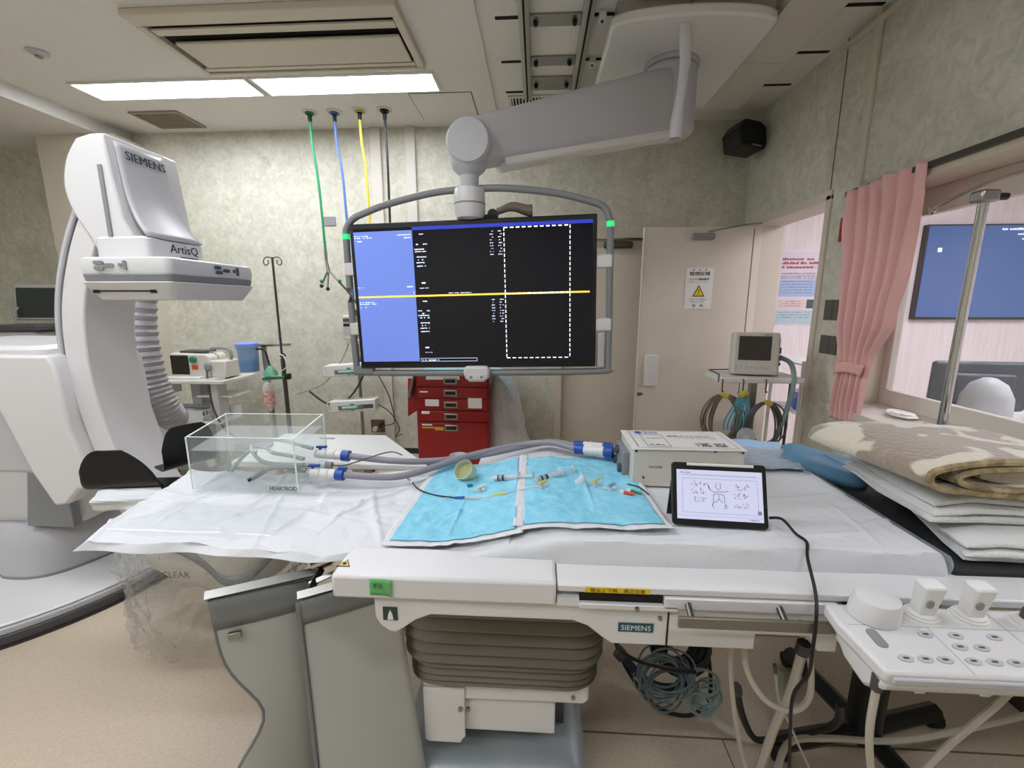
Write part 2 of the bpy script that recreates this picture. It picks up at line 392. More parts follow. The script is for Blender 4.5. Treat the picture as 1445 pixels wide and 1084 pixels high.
for k, (x, y) in enumerate(((3.4, 2.9), (3.4, .8), (5.0, 2.0))):
    ceiling_lamp(x - .5, x + .5, y - .2, y + .2, 2.7, 'control room ceiling light panel ' + ('nearest the doorway', 'nearest the window front', 'farthest from the window')[k], 'lamp2')
# air conditioner cassette
ac = thing('air_conditioner', 'beige ceiling cassette air conditioner with long dark louvre slots', 'air conditioner', (-1.5, 2.82, 3.02))
f = MB(); X0, X1, Y0, Y1 = -2.25, -.75, 2.5, 3.14
for a in ((X0, X1, Y0, Y0 + .1), (X0, X1, Y1 - .035, Y1), (X0, X0 + .045, Y0 + .1, Y1 - .035), (X1 - .045, X1, Y0 + .1, Y1 - .035)): f.box(*a, 3.012, 3.05)
f.build('frame', 'beige', ac, bevel=.006)
box('dark_cavity', 'slot', X0 + .045, X1 - .045, Y0 + .1, Y1 - .035, 3.042, 3.05, ac)
box('louvre', 'beige', X0 + .05, X1 - .05, 2.642, 2.70, 3.018, 3.03, ac, bevel=.003)
box('louvre', 'dgrey', X0 + .05, X1 - .05, 2.615, 2.632, 3.03, 3.04, ac)
box('panel', 'beige', X0 + .09, X1 - .06, 2.765, 3.03, 3.01, 3.03, ac, bevel=.008)
box('louvre', 'beige', X0 + .05, X1 - .05, 3.05, 3.085, 3.016, 3.03, ac, bevel=.003)
# vents, hatch, detector
def grille(name, label, x0, x1, y0, y1, n, along, m, z=HC):
    t = thing(name, label, 'vent', ((x0 + x1) / 2, (y0 + y1) / 2, z - .015)); f = MB(); e = .022
    for a in ((x0, x1, y0, y0 + e), (x0, x1, y1 - e, y1), (x0, x0 + e, y0 + e, y1 - e), (x1 - e, x1, y0 + e, y1 - e)): f.box(*a, z - .014, z)
    f.build('frame', m, t, bevel=.002); box('dark_cavity', 'slot', x0 + e, x1 - e, y0 + e, y1 - e, z - .003, z - .001, t)
    for i in range(n):
        u = (i + .5) / n
        if along == 'x': s = y0 + e + u * (y1 - y0 - 2 * e); box('slat', m, x0 + e, x1 - e, s - .005, s + .005, z - .012, z - .004, t)
        else: s = x0 + e + u * (x1 - x0 - 2 * e); box('slat', m, s - .005, s + .005, y0 + e, y1 - e, z - .012, z - .004, t)
grille('air_vent', 'brown slatted ceiling vent grille behind the light panels', -3.37, -2.95, 3.70, 4.03, 11, 'x', mat('brown_grille', '#9a8e7e', .6))
grille('air_vent', 'ivory ceiling vent with dark bars behind the ceiling rails', -.24, .30, 3.60, 3.80, 20, 'y', 'offw')
ht = thing('access_hatch', 'square ceiling access hatch outlined near the black gas hose', 'hatch', (-.745, 3.75, 3.045))
box('gap', 'seam', -.985, -.505, 3.525, 3.985, 3.048, 3.0505, ht); box('lid', 'ceil', -.978, -.512, 3.532, 3.978, 3.045, 3.0495, ht)
sd = thing('smoke_detector', 'small round grey smoke detector on the ceiling at upper left', 'detector', (-3.13, 2.86, 3.02))
MB().lathe([(.055, 0), (.055, -.01), (.03, -.024), (.0, -.026)], (-3.13, 2.86, 3.05)).build('cover', 'lgrey', sd)
MB().lathe([(.022, 0), (.018, -.01), (.0, -.012)], (-3.13, 2.86, 3.026)).build('sensor', 'grey', sd)
# gas outlets with hanging hoses
gas = (('green', '#1d8a58', -1.883, 3.79, -1.835, 1.93, 'green'), ('blue', '#4a6fb8', -1.679, 3.80, -1.62, 1.55, 'blue'),
       ('yellow', '#d8c33a', -1.46, 3.78, -1.42, 1.3, 'yellow'), ('black', '#1d1d1d', -1.254, 3.78, -1.26, 1.3, 'black'))
for nm, hx, x, y, xe, ze, ink in gas:
    t = thing('gas_outlet', 'round ceiling gas outlet with a hanging %s hose' % nm, 'gas outlet', (x, y, 2.98), 'ceiling gas outlets with coloured hoses')
    MB().lathe([(.062, 0), (.062, -.005), (.045, -.012), (.043, -.006), (.0, -.005)], (x, y, HC), 24).build('flange', 'offw', t)
    MB().lathe([(.034, 0), (.034, -.018), (.026, -.02), (.025, -.012), (.0, -.011)], (x, y, HC - .004), 20).build('ring', mat('ring_' + nm, hx, .4), t)
    MB().cyl((x, y, HC - .012), (x, y, HC - .075), .017, .015, 12).build('plug', 'black', t)
    pts = [(x, y, HC - .07), (x + .004, y, 2.8), (x * .5 + xe * .5 + .008, y, 2.5), (xe, y, ze)]
    MB().tube(cat_spline(pts, 8), .0105, 8).build('hose', mat('hose_' + nm, hx, .45), t)
    if nm == 'green':
        ad = MB(); ad.cyl((xe, y, ze + .02), (xe, y, ze - .06), .014, .012, 10); ad.build('coupling', 'metal', t)
        ad = MB(); ad.cyl((xe, y, ze - .06), (xe + .015, y, ze - .16), .012, .016, 10); ad.cyl((xe + .01, y, ze - .14), (xe - .05, y, ze - .25), .008, n=8); ad.cyl((xe + .02, y, ze - .15), (xe + .1, y, ze - .24), .009, n=8); ad.cyl((xe + .012, y, ze - .16), (xe - .005, y, ze - .29), .007, n=8); ad.build('manifold', 'metal', t)
        for dx, dz, mm in ((-.055, -.235, 'green'), (-.06, -.275, 'black'), (-.005, -.30, 'black'), (.105, -.235, 'green')):
            MB().ball((xe + dx, y, ze + dz), .017, 10, 8).build('knob', mm, t)
        MB().tube(cat_spline([(xe + .1, y, ze - .24), (xe + .2, y, ze - .36), (xe + .27, y, ze - .5), (xe + .29, y + .02, ze - .8), (xe + .27, y, ze - 1.05), (xe + .12, y - .02, ze - 1.28), (xe - .06, y - .04, ze - 1.33), (xe - .2, y - .1, ze - 1.2)], 8), .009, 8).build('drop_hose', mat('dark_hose', '#3c4a40', .5), t)
# ceiling rails and cross plates
for k, (x, lb) in enumerate(((-.088, 'long aluminium ceiling rail nearer the gas hoses'), (.255, 'long aluminium ceiling rail beside the white boom carriage'))):
    t = thing('ceiling_rail', lb, 'rail', (x, .7, 2.995), 'ceiling rails')
    b = MB(); b.prism([(x - .03, 3.05), (x - .03, 3.0), (x - .018, 2.995), (x + .018, 2.995), (x + .03, 3.0), (x + .03, 3.05)], 'y', -2.2, 3.56); b.build('channel', 'alu', t)
    box('groove', 'slot', x - .006, x + .006, -2.2, 3.555, 2.9935, 2.9955, t)
for k, (y, d, lb) in enumerate(((2.72, .05, 'steel cross plate with four bolts between the ceiling rails, nearest'), (3.13, .05, 'steel cross plate between the ceiling rails, middle of three'), (3.42, .09, 'steel cross plate between the ceiling rails, farthest by the vent'))):
    t = thing('cross_plate', lb, 'plate', (.083, y, 3.03), 'cross plates between ceiling rails')
    box('plate', 'metal', -.058, .225, y - d, y + d, 3.036, 3.05, t, bevel=.003)
    for sx in (-.025, .19):
        MB().cyl((sx, y, 3.036), (sx, y, 3.012), .016, .011, 8).build('bolt', 'black', t)
for xa, xb, wh in ((-.25, -.118, 'left of the ceiling rails'), (.285, .40, 'right of the ceiling rails'), (1.55, 1.80, 'between duct and right wall')):
    for y, pos in ((2.70, 'nearest the camera'), (3.14, 'middle of three'), (3.55, 'farthest back')):
        tag(box('ceiling_slot', 'slot', xa, xb, y - .012, y + .012, 3.046, 3.0505), 'dark anchor slot in the ceiling %s, %s' % (wh, pos), 'slot', 'ceiling anchor slots')
for k, y in enumerate((2.69, 3.13)):
    t = thing('rail_clip', ('white rail clip with one screw, nearer the camera', 'white rail clip with one screw, nearer the vent')[k], 'clip', (.335, y, 3.01), 'rail clips')
    box('clip', 'white2', .315, .355, y - .03, y + .03, 3.01, 3.05, t, bevel=.004); MB().cyl((.335, y, 3.012), (.335, y, 3.004), .008, n=8).build('screw', 'black', t)
# white service duct along the right side of the ceiling
sd = thing('ceiling_duct', 'long white panelled ceiling duct beside the right wall', 'duct', (1.39, 1.3, 2.98))
for k, (a, c) in enumerate(((-1.0, 2.2), (2.205, 3.12), (3.125, 3.78))): box('panel', 'offw', 1.245, 1.545, a, c, 2.985, 3.05, sd, bevel=.003)
box('slot', 'slot', 1.236, 1.246, 2.9, 3.35, 2.99, 3.04, sd)
# ================================================================== boom that carries the display
bm_ = thing('display_boom', 'white ceiling boom with thick articulated arm carrying the big display', 'boom arm', (.76, 2.95, 1.97))
pts = []
for x, y in ((.375, 3.62), (.375, 2.62)): pts.append((x, y))
for i in range(1, 12):
    t = R(180 - 180 * i / 12); pts.append((.80 + .425 * math.cos(t), 2.62 - .10 * math.sin(t)))
pts += [(1.225, 2.62), (1.225, 3.62)]
MB().prism(pts, 'z', 2.93, 2.985).build('carriage', 'white2', bm_, bevel=.012)
box('carriage_rail', 'alu', .40, 1.20, 2.6, 3.6, 2.985, 3.05, bm_)
MB().cyl((.80, 3.0, 2.93), (.80, 3.0, 2.905), .165, n=36).build('pivot_ring', 'lgrey', bm_, bevel=.006)
MB().cyl((.80, 3.0, 2.91), (.80, 3.0, 2.53), .155, n=36).build('pivot', 'lgrey', bm_, bevel=.03, seg=4)
A, B = Vector((.84, 2.99, 2.73)), Vector((-.36, 2.44, 2.315)); d = (B - A).normalized(); side = d.cross(Vector((0, 0, 1))).normalized(); upv = side.cross(d)
rings = []
for t, hh, ww in ((0, .165, .10), (.12, .17, .11), (.55, .145, .10), (.9, .12, .095), (1, .115, .09)):
    c = A.lerp(B, t); ring = [c + side * x + upv * z for x, z in rrect(-ww, ww, -hh, hh, .05, 4)]; rings.append(ring)
MB().loft(rings).build('arm', 'lgrey', bm_)
rings = []
for t, hh, ww in ((.05, .04, .085), (.9, .03, .08)):
    c = A.lerp(B, t) - upv * (.165 - .05 * t); rings.append([c + side * x + upv * z for x, z in rrect(-ww, ww, -hh, hh, .02, 3)])
MB().loft(rings).build('arm_underside', 'white2', bm_)
MB().cyl((-.352, 2.49, 2.30), (-.352, 2.31, 2.30), .112, n=40).build('elbow', 'lgrey', bm_, bevel=.012, seg=3)
MB().cyl((-.352, 2.312, 2.30), (-.352, 2.302, 2.30), .104, n=40).build('elbow_cap', 'grey' if 0 else 'lgrey', bm_, bevel=.004)
MB().lathe([(.095, .09), (.095, 0), (.085, -.03), (.055, -.055), (.05, -.06), (.05, -.16), (.0, -.16)], (-.362, 2.40, 2.215), 28).build('neck', 'lgrey', bm_)
MB().lathe([(.04, .04), (.078, .03), (.082, .0), (.082, -.09), (.07, -.115), (.0, -.125)], (-.362, 2.40, 2.06), 28).build('swivel', 'white', bm_)
MB().lathe([(.083, .004), (.083, -.004)], (-.362, 2.40, 2.015), 28).build('swivel_seam', 'grey', bm_)
# rolled white plastic sleeve hanging from the carriage
ps = thing('plastic_sleeve', 'long rolled white plastic sleeve hanging beside the boom pivot', 'sleeve', (.755, 2.6, 2.38))
def sl(u, v):
    z = 2.94 - .555 * v; r = .028 + .006 * nz(u * 2, v * 5, 3) + .004 * math.sin(v * 9)
    a = 2 * math.pi * u; return Vector((.752 + .012 * math.sin(v * 5) + r * math.cos(a), 2.6 + r * .7 * math.sin(a), z))
MB().grid(sl, 14, 24, True).build('roll', mat('sleeve_film', '#cfcdd2', .35), ps)
MB().tube([(.752, 2.6, 2.95), (.757, 2.6, 2.99), (.78, 2.56, 3.04)], .003, 6).build('string', 'dgrey', ps)
MB().tube([(.752 + .03 * math.cos(a / 12 * 2 * math.pi), 2.6 + .022 * math.sin(a / 12 * 2 * math.pi), 2.935) for a in range(12)], .003, 6, True).build('tie', 'dgrey', ps)
# ================================================================== the big display
TD = Matrix.Translation((-.353, 2.40, 1.545)) @ Matrix.Rotation(R(-2.6), 4, 'Z') @ Matrix.Rotation(R(-1.3), 4, 'Y')
dp = thing('display', 'huge flat display in a grey tube frame showing blue and black panels', 'display', (-.353, 2.40, 1.12))
MB(TD).box(-.665, .665, -.02, .055, -.395, .395).build('housing', 'black', dp, bevel=.006)
SW, SH = 1.285, .735
MB(TD).box(-SW / 2, SW / 2, -.0225, -.0205, -SH / 2, SH / 2).build('screen', mat('screen_black', '#0c0b16', .12, emit=.25), dp)
def sc(name, m, rects, off=.0235):
    b = MB(TD)
    for u0, u1, v0, v1 in rects:
        x0, x1, z0, z1 = -SW / 2 + u0 * SW, -SW / 2 + u1 * SW, SH / 2 - v1 * SH, SH / 2 - v0 * SH
        b.add([(x0, -off, z0), (x1, -off, z0), (x1, -off, z1), (x0, -off, z1)], [(0, 1, 2, 3)])
    return b.build(name, m, dp, smooth=False, recalc=False, kind='stuff' if len(rects) > 4 else None)
sc('screen_panel', mat('screen_blue', '#6b83d2', .2, emit=.52), [(0, .256, .022, .487)])
sc('screen_panel', MATS['screen_blue'], [(0, .256, .5, .985)])
sc('screen_bar', mat('screen_title_blue', '#2b3aa8', .2, emit=.7), [(.256, 1, .0, .024)])
sw_ = mat('screen_white', '#d8e0ff', .3, emit=.8)
rn = random.Random(3); rc = []
for base in (.05, .53):
    rc += illegible(.004, .07, base, .008, rn); rc += illegible(.004, .08, base + .013, .008, rn); rc += illegible(.006, .035, base + .035, .009, rn)
    if base < .3:
        rc += illegible(.19, .25, base, .008, rn); rc += illegible(.22, .25, base + .02, .01, rn); rc += illegible(.22, .25, base + .37, .01, rn); rc += illegible(.235, .25, base + .41, .02, rn); rc += illegible(.0, .03, base + .37, .008, rn)
    for dy, a, c in ((.0, .285, .305), (.07, .262, .28), (.07, .30, .318), (.09, .28, .29), (.105, .262, .31), (.122, .264, .312), (.16, .27, .312), (.18, .275, .308), (.2, .268, .31), (.225, .27, .308)): rc += illegible(a, c, base + .0 + dy, .009, rn, .8)
    rc.append((.285, .302, base + .345, base + .355)); rc += illegible(.275, .315, base + .385, .006, rn)
    for j in range(9):
        rc += illegible(.583, .597, base + .02 * j, .007, rn, .7); rc += illegible(.617, .634, base + .02 * j, .007, rn, .6)
rc += illegible(.40, .50, .475, .007, rn); rc += illegible(.27, .35, .973, .01, rn)
rc += [(.262, .512, .962, .9645), (.262, .512, .985, .9875), (.262, .2635, .962, .9875), (.5105, .512, .962, .9875)]
sc('screen_print', sw_, rc, .024)
da = []
for i in range(11): da.append((.642 + i * .0245, .642 + i * .0245 + .015, .028, .036)); da.append((.642 + i * .0245, .642 + i * .0245 + .015, .962, .968))
for i in range(26): da += [(.640, .6435, .03 + i * .0362, .03 + i * .0362 + .023), (.908, .9115, .03 + i * .0362, .03 + i * .0362 + .023)]
sc('screen_dashes', mat('screen_bright', '#ffffff', .3, emit=.9), da, .0245)
sc('screen_line', mat('screen_yellow', '#e8c94a', .3, emit=.85), [(0, .99, .487, .500)], .0242)
sc('screen_wave', MATS['screen_bright'], [(.645 + i * .0225, .645 + i * .0225 + .016, .488 + (.003 if i % 2 else 0), .497) for i in range(12)], .0248)
fr = [(-.705, .06), (-.70, .33), (-.69, .385), (-.655, .425), (-.60, .45), (-.45, .495), (-.2, .54), (0, .55), (.2, .545), (.45, .51), (.62, .465), (.70, .43), (.728, .37), (.735, .3), (.735, -.36), (.725, -.40), (.69, -.425), (0, -.43), (-.66, -.425), (-.695, -.405), (-.705, -.36)]
pts = cat_spline([(x, .0 + .01, z) for x, z in fr], 5, True)
MB(TD).tube(pts, .0185, 12, True).build('tube_frame', 'grey', dp)
for sx, zz in ((-.7, .335), (.735, .345)):
    MB(TD).cyl((sx, .01, zz - .014), (sx, .01, zz + .014), .0205, n=14).build('status_light', mat('green_led', '#2fd07a', .3, emit=.8), dp)
for sx in (-.705, .735):
    for zz in (.16, -.17):
        b = MB(TD); b.box(min(sx, .9 * sx) - .012, max(sx, .9 * sx) + .012, -.012, .035, zz - .035, zz + .035); b.build('clamp', 'white2', dp, bevel=.008)
MB(TD).box(.672, .712, -.01, .04, -.40, -.21).build('side_block', 'lgrey', dp, bevel=.006)
b = MB(TD); b.box(-.70, -.6, -.012, .03, -.43, -.385); b.build('corner_bracket', 'grey', dp, bevel=.006)
hb = MB(TD); hb.prism([(-.055, -.385), (.075, -.385), (.085, -.42), (.075, -.455), (.05, -.475), (-.03, -.475), (-.055, -.455), (-.065, -.42)], 'y', -.045, .03); hb = hb.build('handle', 'white', dp, bevel=.015, seg=3)
for sx in (-.02, .04): MB(TD).cyl((sx, -.046, -.445), (sx, -.055, -.445), .007, n=10).build('button', 'metal', hb)
b = MB(TD); b.cyl((.12, .01, .42), (.12, .05, .42), .028, n=14); b.box(.03, .14, .01, .06, .395, .42); b.build('bracket_clamp', 'black', dp)
def gr(u, v):
    a = 2 * math.pi * v; x = .14 + .19 * u; r = .018 + .014 * u; z = .445 + .012 * math.sin(u * 6 - 1)
    return Vector((x, .03 + r * math.sin(a), z + r * math.cos(a)))
MB(TD).grid(gr, 10, 10).build('grip', mat('brown_grip', '#6f6459', .6), dp)
# ================================================================== patient table
tb = thing('patient_table', 'white patient table with grey bellows column and carbon tabletop', 'table', (-.05, 1.25, 0))
box('tabletop', mat('carbon_black', '#1b1b1c', .45), -1.13, 1.75, .985, 1.44, .855, .884, tb, bevel=.006)
b = MB(); b.box(-.455, .048, .845, .965, .848, .906); h_ = b.build('rail_cover', 'white', tb, bevel=.008)
box('rail_cover', 'white', .05, 1.75, .852, .99, .880, .898, tb, bevel=.004)
box('rail_cover', 'white', .05, .098, .85, .965, .848, .868, tb)
MB().prism([(-.366, .83), (-.365, .79), (-.352, .768), (-.335, .755), (-.318, .752), (-.30, .765), (-.27, .787), (-.235, .802), (.087, .802), (.12, .79), (.15, .765), (.174, .748), (.295, .748), (.295, .848), (-.366, .848)], 'y', .862, .90).build('side_panel', 'white', tb, bevel=.003)
MB().prism([(.297, .748), (.486, .748), (.486, .786), (.60, .786), (.62, .75), (.66, .75), (.66, .868), (.297, .868)], 'y', .862, .90).build('side_panel', 'white', tb, bevel=.003)
box('crossbeam', 'white2', -.37, .64, .90, 1.40, .80, .855, tb)
box('slot', 'slot', .098, .279, .856, .862, .859, .878, tb)
box('slot_cover', 'white', .28, .64, .846, .862, .852, .878, tb, bevel=.002)
box('lower_ledge', 'white', .098, .31, .846, .864, .845, .858, tb, bevel=.002)
rl = box('accessory_rail', mat('rail_bronze', '#8b857b', .35, .7), .302, .622, .815, .824, .832, .857, tb, bevel=.002)
for sx in (.33, .52): MB().cyl((sx, .824, .852), (sx, .85, .866), .007, n=10).build('rail_pin', 'dkmetal', rl)
for sx, sz in ((.222, .852), (.272, .832)): MB().cyl((sx, .845, sz), (sx, .84, sz), .005, n=10).build('screw', 'metal', tb)
box('gap', 'slot', .2955, .2965, .861, .9, .75, .868, tb)
plate((.226, .8605, .7925), X_, U_, .077, .022, 'teal', tb, 'name_plate')
text('SIEMENS', (.226, .8595, .7925), X_, U_, .0125, 'paper', tb, w=.065)
plate((.18, .851, .889), X_, U_, .14, .0125, 'yellow', tb, 'caution_strip')
text('寝台上下時、周辺注意', (.18, .850, .889), X_, U_, .0095, 'ink', tb, w=.118)
def tri(c, s, m1, m2, ud=U_, nrm=-.0008):
    x, y, z = c; k = s * .866
    t = MB().prism([(x - s / 2, z), (x + s / 2, z), (x, z + k)], 'y', y - .0012, y).build('warning_triangle', m1, tb)
    MB().prism([(x - s * .34, z + k * .1), (x + s * .34, z + k * .1), (x, z + k * .79)], 'y', y - .002, y - .0012).build('triangle_face', m2, t)
    return t
t = tri((.575, .862, .798), .036, 'red', 'white'); MB().cb((.575, .8592, .808), (.016, .0006, .006)).build('symbol', 'ink', t)
t = MB(); 
for a, m_, zz in ((.034, 'ink', .9065), (.025, 'yellow', .9072)):
    q = MB().prism([(-.44 - a / 2 + .0, .888 - a * .35), (-.44 + a / 2, .888 - a * .35), (-.44, .888 + a * .5)], 'z', zz - .0008, zz).build('warning_triangle' if m_ == 'ink' else 'triangle_face', m_, tb)
MB().cb((-.44, .887, .9076), (.008, .009, .0006), .6).build('symbol', 'ink', tb)
gt = thing('green_note', 'small green handwritten sticky note on the white table rail', 'note', (-.341, .84, .86))
def gn(u, v): return Vector((-.366 + .05 * u, .8435 - .006 * max(0, u - .6) ** 2 * 6 * (1 - .3 * v), .861 + .04 * v))
MB().grid(gn, 8, 4).build('sheet', mat('green_note', '#63b06a', .7), gt, solid=.0006)
text('手元', (-.347, .8425, .884), X_, U_, .013, 'ink', gt, w=.022)
pl = thing('photo_sticker', 'small dark printed sticker on the table side panel', 'sticker', (-.33, .861, .785))
plate((-.329, .861, .802), X_, U_, .034, .034, mat('sticker_dark', '#2c4038', .5), pl, 'sheet')
MB().prism([(-.336, .787), (-.322, .787), (-.324, .80), (-.329, .812), (-.334, .80)], 'y', .8595, .8603).build('figure', 'paper', pl)
# bellows: each fold a part
nf = 11; zt, zb = .80, .425; zz = [zt]
for i in range(nf): zz.append(zz[-1] - (zt - zb) * (.17 - .0125 * i) / sum(.17 - .0125 * k for k in range(nf)))
for i in range(nf):
    z1, z0 = zz[i], zz[i + 1]; rings = []; e = .006 * i if i < 7 else .042 - .004 * (i - 6)
    for k in range(9):
        t = k / 8; bulge = .028 * (min(1, t / .8) ** .55 if t <= .8 else math.sqrt(max(0, 1 - ((t - .8) / .2) ** 2))); ins = .03 - bulge + (.012 if i > 6 else 0)
        rings.append([Vector((x, y, z1 + (z0 - z1) * t)) for x, y in rrect(-.385 + ins, .205 - ins, 1.03 + ins, 1.50 - ins, .09, 5)])
    MB().loft(rings).build('bellows_fold', 'bellow', tb)
MB().prism([(-.325, .355), (-.325, .43), (.16, .43), (.16, .375), (.145, .36), (.06, .36)], 'y', 1.07, 1.46).build('pedestal_top', 'white', tb, bevel=.006)
MB().box(-.32, .065, 1.085, 1.44, .235, .36).build('pedestal', 'white', tb, bevel=.004)
MB().prism([(-.322, .40), (-.322, .222), (-.312, .212), (-.215, .212), (-.21, .225), (-.2, .235), (-.2, .40)], 'y', 1.062, 1.07).build('pedestal_flap', 'white', tb, bevel=.002)
for sx in (-.212, -.19): MB().cyl((sx, 1.062, .335), (sx, 1.055, .335), .007, n=10).build('screw', 'metal', tb)
MB().cyl((.115, 1.07, .385), (.115, 1.064, .385), .006, n=10).build('screw', 'metal', tb)
box('dark_column', 'dgrey', -.28, .1, 1.2, 1.45, .1, .24, tb)
rings = []
for z, e in ((.0, .0), (.07, .0), (.115, .012), (.14, .035), (.148, .07)):
    rings.append([Vector((x, y, z)) for x, y in rrect(-.43 + e, .17 - e, 1.02 + e, 1.70 - e, .05, 5)])
MB().loft(rings).build('base', mat('silver_paint', '#98a0a4', .38, .25, c2='#a5adb0', scale=6), tb)
# sticking out plug panel below the right end
b = MB(); b.box(.49, .61, .905, 1.2, .745, .79); b.build('junction_box', 'bellow', tb, bevel=.004)
# ================================================================== lead curtain under the table
ls = thing('lead_shield', 'grey hanging lead rubber shield of two hinged panels below the table', 'shield', (-.6, .95, .02))
def edge_in(v):   # concave outer edge of the left panel
    return .085 * math.exp(-((v - .48) / .16) ** 2) * 1.6 + .03 * v
P0, P1 = Vector((-.815, .925, .765)), Vector((-.60, 1.03, .765))
def lp(u, v):
    e = .75 * edge_in(v); uu = e / .24 + u * (1 - e / .24); q = P0.lerp(P1, uu)
    fl = .05 * v * v
    return Vector((q.x - fl * .8 + .012 * math.sin(uu * 5 + 1) * v, q.y - .05 * v * math.sin(uu * 3.1) - fl * (1 - uu), q.z - .05 * (1 - uu) * 0 - v * .74))
MB().grid(lp, 18, 26).build('panel', 'lead', ls, solid=.006)
Q0, Q1 = Vector((-.60, .95, .755)), Vector((-.372, 1.035, .79))
def rp(u, v):
    q = Q0.lerp(Q1, u); fl = .09 * v ** 1.5
    return Vector((q.x + .02 * v + fl * u * .6, q.y - .035 * math.sin(u * 3.1) * v - fl * (1 - u) * .2, q.z * (1 - v) + .02 * v))
MB().grid(rp, 16, 24).build('panel', 'lead', ls, solid=.006)
def seam_(u, v): q = rp(0, v); return Vector((q.x - .006 + .012 * u, q.y - .005, q.z))
MB().grid(seam_, 1, 20).build('edge_binding', 'leadedge', ls, solid=.004)
MB().tube([lp(0, i / 24) for i in range(25)], .005, 6).build('edge_binding', 'leadedge', ls)
def band(fn, d):
    return lambda u, v: fn(u, v * d) + Vector((0, -.005, 0))
MB().grid(band(lp, .11), 14, 3).build('top_band', 'leadedge', ls, solid=.004)
MB().grid(band(rp, .09), 14, 3).build('top_band', 'leadedge', ls, solid=.004)
b = MB(); b.tube([P0 + Vector((-.01, 0, .012)), P1 + Vector((.02, 0, .022))], .014, 4); b.build('hanger_bar', 'metal', ls)
b = MB(); b.tube([Q0 + Vector((0, 0, .014)), Q1 + Vector((.01, 0, .01))], .013, 4); b.build('hanger_bar', 'metal', ls)
b = MB(); b.cyl((-.60, 1.03, .80), (-.555, 1.045, .815), .017, n=14); b.cyl((-.555, 1.045, .815), (-.54, 1.05, .82), .012, n=12); b.build('hinge', 'chrome', ls)
b = MB(); b.tube([(-.59, .99, .775), (-.46, 1.05, .815)], .008, 4); b.tube([(-.58, .965, .768), (-.58, 1.03, .79)], .012, 4); b.build('hinge_bracket', 'metal', ls)
MB().cb((-.765, .93, .665), (.03, .012, .018), .4).build('buckle', 'metal', ls, bevel=.002)
# ================================================================== mattress, sheet and pads
def zs(x, y=1.2): # height of the draped bed surface
    t = min(1, max(0, (x + .25) / .3)); t = t * t * (3 - 2 * t); return .897 + .055 * t
def crease_set(seed, n, x0, x1, y0, y1, h, ln=(.08, .3)):
    rnd = random.Random(seed); out = []
    for k in range(n):
        an = rnd.choice((rnd.uniform(-.35, .35), rnd.uniform(1.1, 2.0), rnd.uniform(.3, 1.2)))
        out.append((rnd.uniform(x0, x1), rnd.uniform(y0, y1), math.cos(an), math.sin(an), rnd.uniform(*ln), h * rnd.uniform(.5, 1.2), rnd.uniform(.005, .012), rnd.uniform(-2, 2)))
    return out
def crease(cs_, x, y):      # long soft fold ridges
    z = 0
    for cx, cy, c, s_, l, h, w_, k in cs_:
        u = (x - cx) * c + (y - cy) * s_; v = -(x - cx) * s_ + (y - cy) * c - k * u * u * .4
        if abs(u) < l and abs(v) < w_ * 4: z += h * (1 - (u / l) ** 2) * math.exp(-(v / w_) ** 2)
    return z
CR_M = crease_set(11, 26, -.1, .93, .95, 1.62, .0045); CR_S = crease_set(5, 34, -1.2, -.1, .96, 1.5, .007); CR_P = crease_set(8, 16, -.38, .33, .98, 1.5, .004, (.04, .14)) + [(-.215, 1.12, .05, 1, .16, .006, .005, .3), (.15, 1.2, -.03, 1, .2, .005, .005, -.2)]
SEC = [(1, -1), (-1, -1)] + [(-1 + .035 * (1 - math.cos(R(q))), -1 + 2 * (.25 + .75 * math.sin(R(q)))) for q in range(0, 90, 15)]
SEC += [(-.965 + 1.93 * i / 110, 1) for i in range(111)] + [(1 - .035 * (1 - math.cos(R(q))), -1 + 2 * (.25 + .75 * math.sin(R(q)))) for q in range(75, -1, -15)]
def matt(u, j):
    yy, zz_ = SEC[j]; yy *= .365; hh = .034; x = -.22 + 1.15 * u
    k = min(1, (1 - u) * 1.15 / .03); k = math.sqrt(max(0, 1 - (1 - k) ** 2)); k = .35 + .65 * k
    th = min(1, max(.1, (x + .25) / .3)); zc = .884 + hh * k * th; y = 1.295 + yy * (.985 + .015 * k)
    w_ = 0
    if zz_ > .9: w_ = (.004 * nz(x * 3, yy * 6, 1, 1.6) + .003 * nz(x * 9, yy * 16, 5) + crease(CR_M, x, y)) * th
    elif abs(yy) > .3: y += .004 * nz(x * 7, zz_, 2)
    return Vector((x, y, zc + zz_ * hh * k * th + w_))
mt = thing('mattress', 'thick white draped mattress on the patient table under the tablet', 'mattress', (.4, 1.295, .884))
ns_ = len(SEC); g = MB(); g.add([matt(i / 190, j) for i in range(191) for j in range(ns_)], [(i * ns_ + j, (i + 1) * ns_ + j, (i + 1) * ns_ + (j + 1) % ns_, i * ns_ + (j + 1) % ns_) for i in range(190) for j in range(ns_)] + [tuple(190 * ns_ + j for j in range(ns_)), tuple(range(ns_))[::-1]])
g.build('cover', 'sheet', mt)
def corner(u, v):   # see-through cover edge at the foot end
    return Vector((.928 + .012 * math.sin(v * 3.1), .935 + .70 * u, .89 + .055 * v))
MB().grid(corner, 12, 5).build('clear_cover_edge', 'clear', mt)
def wr(x, y, k=1): return k * (.009 * nz(x * 5 + y * 2, y * 3.2, 2) + .006 * nz(x * 11, y * 8, 7) + .010 * (abs(nz(x * 5 + y * 9, x * 4 - y * 6, 9)) ** .6 - .4) + .003 * nz(x * 30, y * 24, 3))
